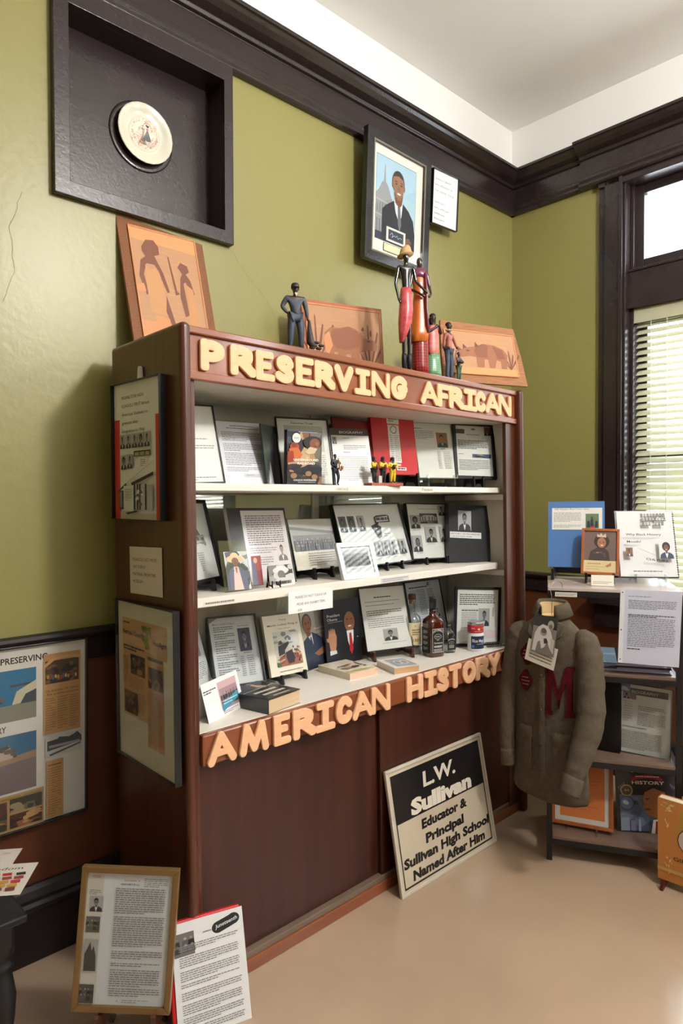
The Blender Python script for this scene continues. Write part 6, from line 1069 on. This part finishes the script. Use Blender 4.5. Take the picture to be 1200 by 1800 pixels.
stack('', '', [(.17, .03, .793, .0, .2, .29, .014, (120, 96, 130), 'folder', 'mauve folder of papers, lowest in the pile behind the jacket sleeve'), (.17, .025, .808, .06, .2, .29, .012, (70, 60, 90), 'folder', 'dark violet folder, second in the pile behind the jacket sleeve'), (.165, .03, .8215, -.05, .21, .29, .01, (170, 200, 224), 'folder', 'glossy pale blue folder, topmost of the pile behind the jacket sleeve'),
 (.355, .035, .793, .0, .235, .3, .02, (92, 26, 60), 'ring_binder', 'maroon ring binder, lowest on the second shelf under the sleeved page'), (.36, .04, .8145, .03, .235, .29, .016, (30, 32, 50), 'ring_binder', 'dark navy ring binder on top of the maroon one')])
T = thing('black_binder', 'black binder standing upright at the left of the third rack shelf', 'binder', at('rack', .165, .13, .442, -.25)); build(MB().box((-.09, -.012, 0), (.13, -.009, .31)).box((-.09, .014, 0), (.13, .017, .31)).box((-.09, -.009, 0), (-.087, .014, .31)), 'cover', PLB, T, bevel=.001); build(MB().box((-.085, -.006, .004), (.12, .011, .3)), 'pages', mat('loose_pages', (206, 200, 214), .6), T)
# ---------------------------------------------------------------- low table and brochures at the left edge
T = thing('side_table', 'low black table with a turned leg at the left edge, holding brochures', 'table', Matrix.Translation((-3.19, -.27, 0)))
BT = mat('black_painted_wood', (16, 14, 14), .5, bump=.2); build(MB().box((-.32, -.22, .425), (.22, .2, .447)), 'tabletop', BT, T, bevel=.006); build(MB().box((-.29, -.19, .36), (.19, .17, .425)), 'apron', BT, T)
for x, y in ((.17, -.15), (-.27, -.15), (.17, .13), (-.27, .13)):
    build(MB().lathe([(.03, .0), (.042, .012), (.034, .03), (.022, .06), (.026, .1), (.036, .16), (.04, .22), (.032, .27), (.026, .29), (.036, .3), (.036, .31), (.028, .32), (.036, .33), (.038, .42)], 20, c=(x, y)), 'leg', BT, T)
def brochure(label, pts, fn, z):
    # pts: back-right, front-right, front-left corners on the table (world x, y)
    br, fr, fl = [Vector((*q, 0)) for q in pts]; X = (fr-fl); w = X.length; X.normalize(); Yv = br-fr; h_ = Yv.length; Yv.normalize()
    Yv = Vector((-X.y, X.x, 0)); p = Page(w, h_, (222, 214, 202), thick=.0012); fn(p)
    mid = (fr+fl)/2; return tag(p.build('brochure', GLOSSY, None, fm((mid.x, mid.y, z), X, Yv, (0, 0, 1))), label, 'brochure')
def f(p):
    p.text('Freedom', .56, .2, .1, (30, 28, 28), .0, fit=.34, shear=.15); p.text('of', .5, .13, .07, (30, 28, 28), fit=.05); RR = random.Random(8)
    for r in range(5):
        for k in range(10): x = .04+k*.092+RR.uniform(-.01, .01); y = .3+r*.125; c = RR.choice([(120, 44, 36), (190, 40, 34), (40, 44, 40), (206, 150, 50), (150, 60, 50)]); p.poly([(x, y+.015), (x+.07, y), (x+.08, y+.09), (x+.01, y+.1)], c)
brochure('white brochure with red, black and gold mosaic shapes on the low table', ((-2.866, -.262), (-2.958, -.392), (-3.24, -.192)), f, .4495)
def f(p): p.blocks(.1, .15, .95, .6, [(206, 170, 150), (214, 196, 180), (176, 150, 140)], 18, 4, .15)
brochure('pale brochure lying behind the mosaic one on the low table', ((-2.872, -.145), (-2.925, -.22), (-3.2, -.026)), f, .4482)
# ---------------------------------------------------------------- jacket on a wire hanger
JK = fm((-1.11, -.895, 1.075), (0, -1, 0), (1, 0, 0), (0, 0, 1)) @ Matrix.Diagonal((.84, .92, .968, 1))
T = thing('varsity_jacket', 'old olive-grey school jacket with maroon letter M, hanging from the rack corner', 'jacket', JK)
FELT = mat('olive_grey_felt', (94, 85, 70), .95, col2=(82, 73, 60), scale=(40, 40, 40), bump=.5, bscale=260, spec=.15); MAR = mat('maroon_felt', (82, 14, 24), .9, spec=.15, bump=.3, bscale=200); LIN = mat('cream_lining', (214, 186, 140), .8)
N = 56
def ring(z, hw, hd, cx=0, cy=0, wv=0, ph=0, zf=0, p=2.4):
    R_ = []
    for i in range(N):
        a = 2*math.pi*i/N; ca, sa = math.cos(a), math.sin(a); k = (abs(ca)**p+abs(sa)**p)**(-1/p); w_ = 1+wv*math.cos(5*a+ph)+wv*.5*math.cos(9*a+1.3*ph)
        R_.append((cx+hw*ca*k*w_, cy+hd*sa*k*w_, z+zf*(-sa)))
    return R_
torso = [ring(-.785, .182, .062, 0, .0, .035, .6, -.018), ring(-.775, .188, .068, 0, 0, .035, .6, -.018), ring(-.7, .184, .072, 0, 0, .03, .7), ring(-.6, .18, .075, 0, 0, .025, .9), ring(-.5, .178, .077, 0, 0, .02, 1.1), ring(-.4, .178, .078, 0, 0, .018, 1.3), ring(-.3, .18, .078, 0, 0, .016, 1.5), ring(-.22, .184, .076, 0, 0, .014, 1.7), ring(-.16, .184, .07, 0, 0, .01, 1.7), ring(-.125, .172, .062, 0, 0, .006), ring(-.1, .145, .056, 0, 0), ring(-.075, .11, .051, 0, 0), ring(-.058, .082, .048, 0, .004), ring(-.045, .068, .046, 0, .006)]
mb = MB(); mb.loft(torso); o = build(mb, 'body', FELT, T); o.modifiers.new('s', 'SUBSURF').render_levels = 1
def sleeve(P, name='sleeve'):
    mb = MB(); mb.tube([p[:3] for p in P], [p[3] for p in P], 24); return build(mb, name, FELT, T)
def spl(P, n=6):
    out = []
    for i in range(len(P)-1):
        p0, p1, p2, p3 = P[max(i-1, 0)], P[i], P[i+1], P[min(i+2, len(P)-1)]
        for k in range(n):
            t = k/n; out.append(tuple(.5*(2*b+(c-a)*t+(2*a-5*b+4*c-d)*t*t+(3*b-a-3*c+d)*t**3) for a, b, c, d in zip(p0, p1, p2, p3)))
    return out+[P[-1]]
def sl(P):
    Q = spl([(x, y, z, a, b) for x, y, z, (a, b) in P]); Q2 = []
    for i, (x, y, z, a, b) in enumerate(Q): w_ = 1+.035*math.sin(i*1.25)+.02*math.sin(i*2.3+1); Q2.append((x, y, z, (a*w_, b*w_)))
    return Q2
RS = [(.135, .0, -.115, (.03, .03)), (.172, -.004, -.135, (.055, .05)), (.195, -.012, -.2, (.058, .058)), (.212, -.03, -.32, (.057, .06)), (.225, -.055, -.42, (.058, .06)), (.215, -.095, -.52, (.054, .055)), (.2, -.13, -.6, (.046, .046)), (.195, -.145, -.635, (.042, .042))]
LS = [(-.135, 0, -.115, (.03, .03)), (-.172, -.002, -.135, (.052, .046)), (-.192, -.006, -.2, (.05, .05)), (-.205, -.015, -.32, (.046, .05)), (-.212, -.03, -.42, (.044, .047)), (-.212, -.04, -.52, (.04, .042)), (-.208, -.045, -.6, (.036, .038)), (-.205, -.045, -.64, (.034, .036))]
for P_ in (RS, LS):
    sleeve(sl(P_)); a, b = Vector(P_[-2][:3]), Vector(P_[-1][:3]); d = (b-a).normalized(); r = P_[-1][3][0]*1.06
    build(MB().tube([b-d*.012, b, b+d*.05, b+d*.058], [r*.98, r*1.03, r*1.05, r*.98], 24), 'cuff', FELT, T)
# collar, lining, placket, flaps, buttons
mb = MB(); A0, A1 = math.radians(-58), math.radians(238); R1 = []; n = 26
prof = [(.046, -.05), (.052, -.02), (.05, .004), (.056, .012), (.066, .0), (.078, -.035), (.074, -.038), (.062, -.006), (.056, .002), (.054, -.02)]
prof = [(.05, -.055), (.049, -.01), (.05, .008), (.056, .016), (.064, .006), (.08, -.038), (.075, -.04), (.06, -.002), (.056, .006), (.0545, -.0)]
for k in range(n+1):
    a = A0+(A1-A0)*k/n; e = 1+.12*abs(math.cos(a)); R1.append([((r*e)*1.12*math.cos(a), .006+r*math.sin(a)*.92, z-.018*(1 if math.sin(a) < 0 else 0)*abs(math.sin(a))) for r, z in prof])
mb.loft(R1); build(mb, 'collar', FELT, T)
mb = MB(); V = []; F = []; n = 24
for k in range(n+1):
    a = A0+(A1-A0)*k/n; e = 1+.12*abs(math.cos(a))
    for z in (-.046, .003): V.append((.0485*e*1.12*math.cos(a), .006+.0485*math.sin(a)*.92, z-.016*(1 if math.sin(a) < 0 else 0)*abs(math.sin(a))))
F = [(2*k, 2*k+1, 2*k+3, 2*k+2) for k in range(n)]; mb.add(V, F, True); mb.add([(.053*math.cos(a), .006+.043*math.sin(a), -.0442) for a in [q*2*math.pi/24 for q in range(24)]], [tuple(range(24))]); build(mb, 'lining', LIN, T, label='cream lining')
def _fy0(): pass
def fy(x, z):     # front surface of the torso at x, z
    zs = [(-.785, .182, .062), (-.6, .18, .075), (-.4, .178, .078), (-.22, .184, .076), (-.125, .172, .062), (-.075, .11, .051), (-.045, .068, .046)]
    for (z0, w0, d0), (z1, w1, d1) in zip(zs, zs[1:]):
        if z0 <= z <= z1: t = (z-z0)/(z1-z0); w_, d_ = w0+(w1-w0)*t, d0+(d1-d0)*t; break
    else: w_, d_ = .18, .07
    k = min(.97, abs(x)/w_); return -d_*(1-k**2.4)**(1/2.4)*1.025
def onfront(mb, poly, off, n=1):
    F = [(x, fy(x, z)-off, z) for x, z in poly]; B = [(x, fy(x, z)+.003, z) for x, z in poly]; m = len(poly)
    mb.add(F+B, [tuple(range(m))[::-1], tuple(range(m, 2*m))]+[(i, (i+1) % m, m+(i+1) % m, m+i) for i in range(m)])
def gridfront(mb, x0, x1, z0, z1, off, nx=6, nz=8, zb=None):
    V = []; F = []
    for j in range(nz+1):
        for i in range(nx+1): x = x0+(x1-x0)*i/nx; zz0 = zb(x) if zb else z0; z = zz0+(z1-zz0)*j/nz; e = .003 if (i in (0, nx) or j in (0, nz)) else off; V.append((x, fy(x, z)-e, z))
    for j in range(nz):
        for i in range(nx): F.append((j*(nx+1)+i, j*(nx+1)+i+1, (j+1)*(nx+1)+i+1, (j+1)*(nx+1)+i))
    mb.add(V, F, True)
mb = MB(); gridfront(mb, -.02, .018, -.775, -.07, .0065, 4, 26); build(mb, 'placket', FELT, T)
for x0, x1 in ((-.135, -.05), (.05, .14)):
    mb = MB(); gridfront(mb, x0, x1, 0, -.5, .0085, 6, 4, zb=lambda x: -.555+.012*math.cos((x-x0)/(x1-x0)*2*math.pi)); build(mb, 'pocket_flap', FELT, T)
    mb = MB(); gridfront(mb, x0+.004, x1-.004, -.68, -.5, .0045, 6, 6); build(mb, 'pocket', FELT, T)
mb = MB(); onfront(mb, [(-.045, -.062), (.0, -.066), (.03, -.075), (.012, -.17), (.0, -.19), (-.012, -.14)], .0085); build(mb, 'front_lining', LIN, T, label='cream lining at the open neck')
for sg in (-1, 1):
    mb = MB(); onfront(mb, [(sg*.03, -.052), (sg*.088, -.072), (sg*.085, -.115), (sg*.04, -.15)] if sg < 0 else [(.03, -.052), (.04, -.15), (.085, -.115), (.088, -.072)], .011); build(mb, 'lapel', FELT, T, bevel=.002)
for z in (-.28, -.42, -.56, -.68): build(MB().ball((0, fy(0, z)-.008, z), (.007, .004, .007), 12, 7), 'button', mat('dark_button', (70, 64, 52), .4), T)
L = []
def quadM(mb, pts): onfront(mb, pts, .006)
mb = MB(); mx, mz = .026, -.43; MW, MH = .115, .2
for q in ([(0, 0), (.2, 0), (.2, 1), (0, 1)], [(.8, 0), (1, 0), (1, 1), (.8, 1)], [(.0, 1), (.22, 1), (.56, .33), (.5, .14), (.44, .33)], [(.78, 1), (1, 1), (.56, .33), (.5, .14), (.44, .33)], [(-.05, 0), (.26, 0), (.26, .1), (-.05, .1)], [(.74, 0), (1.05, 0), (1.05, .1), (.74, .1)], [(-.05, .92), (.26, .92), (.22, 1), (-.05, 1)], [(.78, .92), (1.05, .92), (1.05, 1), (.78, 1)]):
    onfront(mb, [(mx+a*MW, mz+b*MH) for a, b in q], .006)
build(mb, 'letter_patch', MAR, T, label='maroon felt letter M')
for cx, cz_, ang in ((-.082, -.205, .1), (-.088, -.315, 0)):
    mb = MB(); pts = [(cx+.036*math.cos(a)*(1+.12*math.cos(4*a)), cz_+.04*math.sin(a)*(1+.12*math.cos(4*a))) for a in [k*math.pi/12+ang for k in range(24)]]; onfront(mb, pts, .006); build(mb, 'patch', MAR, T, label='maroon felt patch')
    mb = MB()
    for k in range(3): s = 1 if k != 1 else 1.3; onfront(mb, [(cx-.018*s, cz_+.014-.014*k), (cx+.018*s, cz_+.016-.014*k), (cx+.018*s, cz_+.012-.014*k), (cx-.018*s, cz_+.010-.014*k)], .0075)
    build(mb, 'patch_stitching', mat('pink_grey_thread', (140, 96, 94), .8), T)
build(MB().ball((-.247, -.02, -.27), (.004, .03, .045), 14, 8), 'sleeve_patch', MAR, T, label='maroon sleeve patch')
# photo and note pinned at the collar
PM = JK @ fm((.045, -.088, -.168), (1, 0, .12), (-.1, .12, 1), (0, -1, .1))
p = Page(.15, .09, (226, 222, 212), thick=.0008); [p.para(.12, .34+.14*k, .9, 1, .12, (70, 66, 64), seed=k, last=.98, th=.38) for k in range(4)]
tag(p.build('caption_card', PAPER, None, JK @ Matrix.Translation((-.005, -.096, -.235)) @ Matrix.Rotation(.2, 4, 'Y') @ fm((0, 0, 0), (1, 0, 0), (0, .04, 1), (0, -1, .04))), 'white typed note pinned to the jacket front below the collar', 'card')
def f(p):
    p.rect(0, 0, 1, .3, (28, 28, 30)); p.rect(0, .76, 1, 1, (120, 118, 114)); p.poly([(.05, .95), (.1, .5), (.22, .32), (.4, .22), (.62, .24), (.78, .38), (.95, .7), (.95, .92), (.78, .8), (.66, .62), (.56, .8), (.44, .86), (.36, .66), (.26, .7), (.2, .95)], (214, 212, 208)); p.ell(.47, .42, .14, .1, (150, 148, 144)); p.ell(.47, .38, .11, .07, (96, 94, 92)); p.ell(.74, .2, .13, .12, (176, 174, 170)); p.ell(.74, .24, .08, .06, (110, 108, 106)); p.poly([(.5, .58), (.62, .56), (.7, .66), (.54, .72)], (60, 58, 58)); p.poly([(.78, .52), (.96, .56), (.96, .9), (.82, .82)], (196, 194, 190))
p = Page(.118, .155, (130, 128, 124), thick=.0008); f(p)
tag(p.build('pinned_photo', GLOSSY, None, JK @ Matrix.Translation((.012, -.1, -.19)) @ Matrix.Rotation(.1, 4, 'Y') @ fm((0, 0, 0), (1, 0, 0), (0, .06, 1), (0, -1, .06))), 'black and white photo of a crouching football player pinned to the jacket', 'photo')
WIRE = mat('hanger_wire', (150, 130, 110), .3, metal=.8); mb = MB()
P = [(.0, .0, -.06), (0, 0, .02), (-.006, .004, .045), (-.016, .012, .065), (-.012, .03, .083), (.0, .05, .09), (.01, .066, .082), (.012, .072, .062)]
mb.tube(spl(P), .0014, 8); mb.tube(spl([(0, 0, -.06), (-.08, 0, -.085), (-.165, 0, -.12), (-.15, 0, -.13), (0, 0, -.13), (.15, 0, -.13), (.165, 0, -.12), (.08, 0, -.085), (0, 0, -.06)]), .0014, 8)
tag(build(mb, 'wire_hanger', WIRE, None, JK), 'thin wire hanger hooked over the rack corner inside the jacket', 'hanger')
# ---------------------------------------------------------------- unseen pendant lamp, added to brighten the ceiling and upper walls
T = thing('added_pendant_lamp', 'opal glass pendant lamp hanging from the ceiling in the middle of the room', 'lamp', Matrix.Translation(FILL_LAMP))
OP = bpy.data.materials.new('opal_glass'); OP.use_nodes = True; b = OP.node_tree.nodes['Principled BSDF']; b.inputs['Base Color'].default_value = (.9, .88, .84, 1); b.inputs['Emission Color'].default_value = (1, .93, .82, 1); b.inputs['Emission Strength'].default_value = 2
build(MB().lathe([(.02, 0), (.14, -.02), (.19, -.08), (.15, -.15), (.02, -.18)], 32), 'opal_shade', OP, T); build(MB().tube([(0, 0, -.01), (0, 0, ZC-FILL_LAMP[2])], .01, 8).lathe([(.06, ZC-FILL_LAMP[2]-.03), (.06, ZC-FILL_LAMP[2])], 20), 'stem', STEEL, T)
l = bpy.data.lights.new('added_pendant_light', 'POINT'); l.energy = FILL_LAMP_W; l.color = (1, .98, .95); l.shadow_soft_size = .15; o = bpy.data.objects.new('added_pendant_light', l); link(o, T, Matrix.Translation((0, 0, .17)))
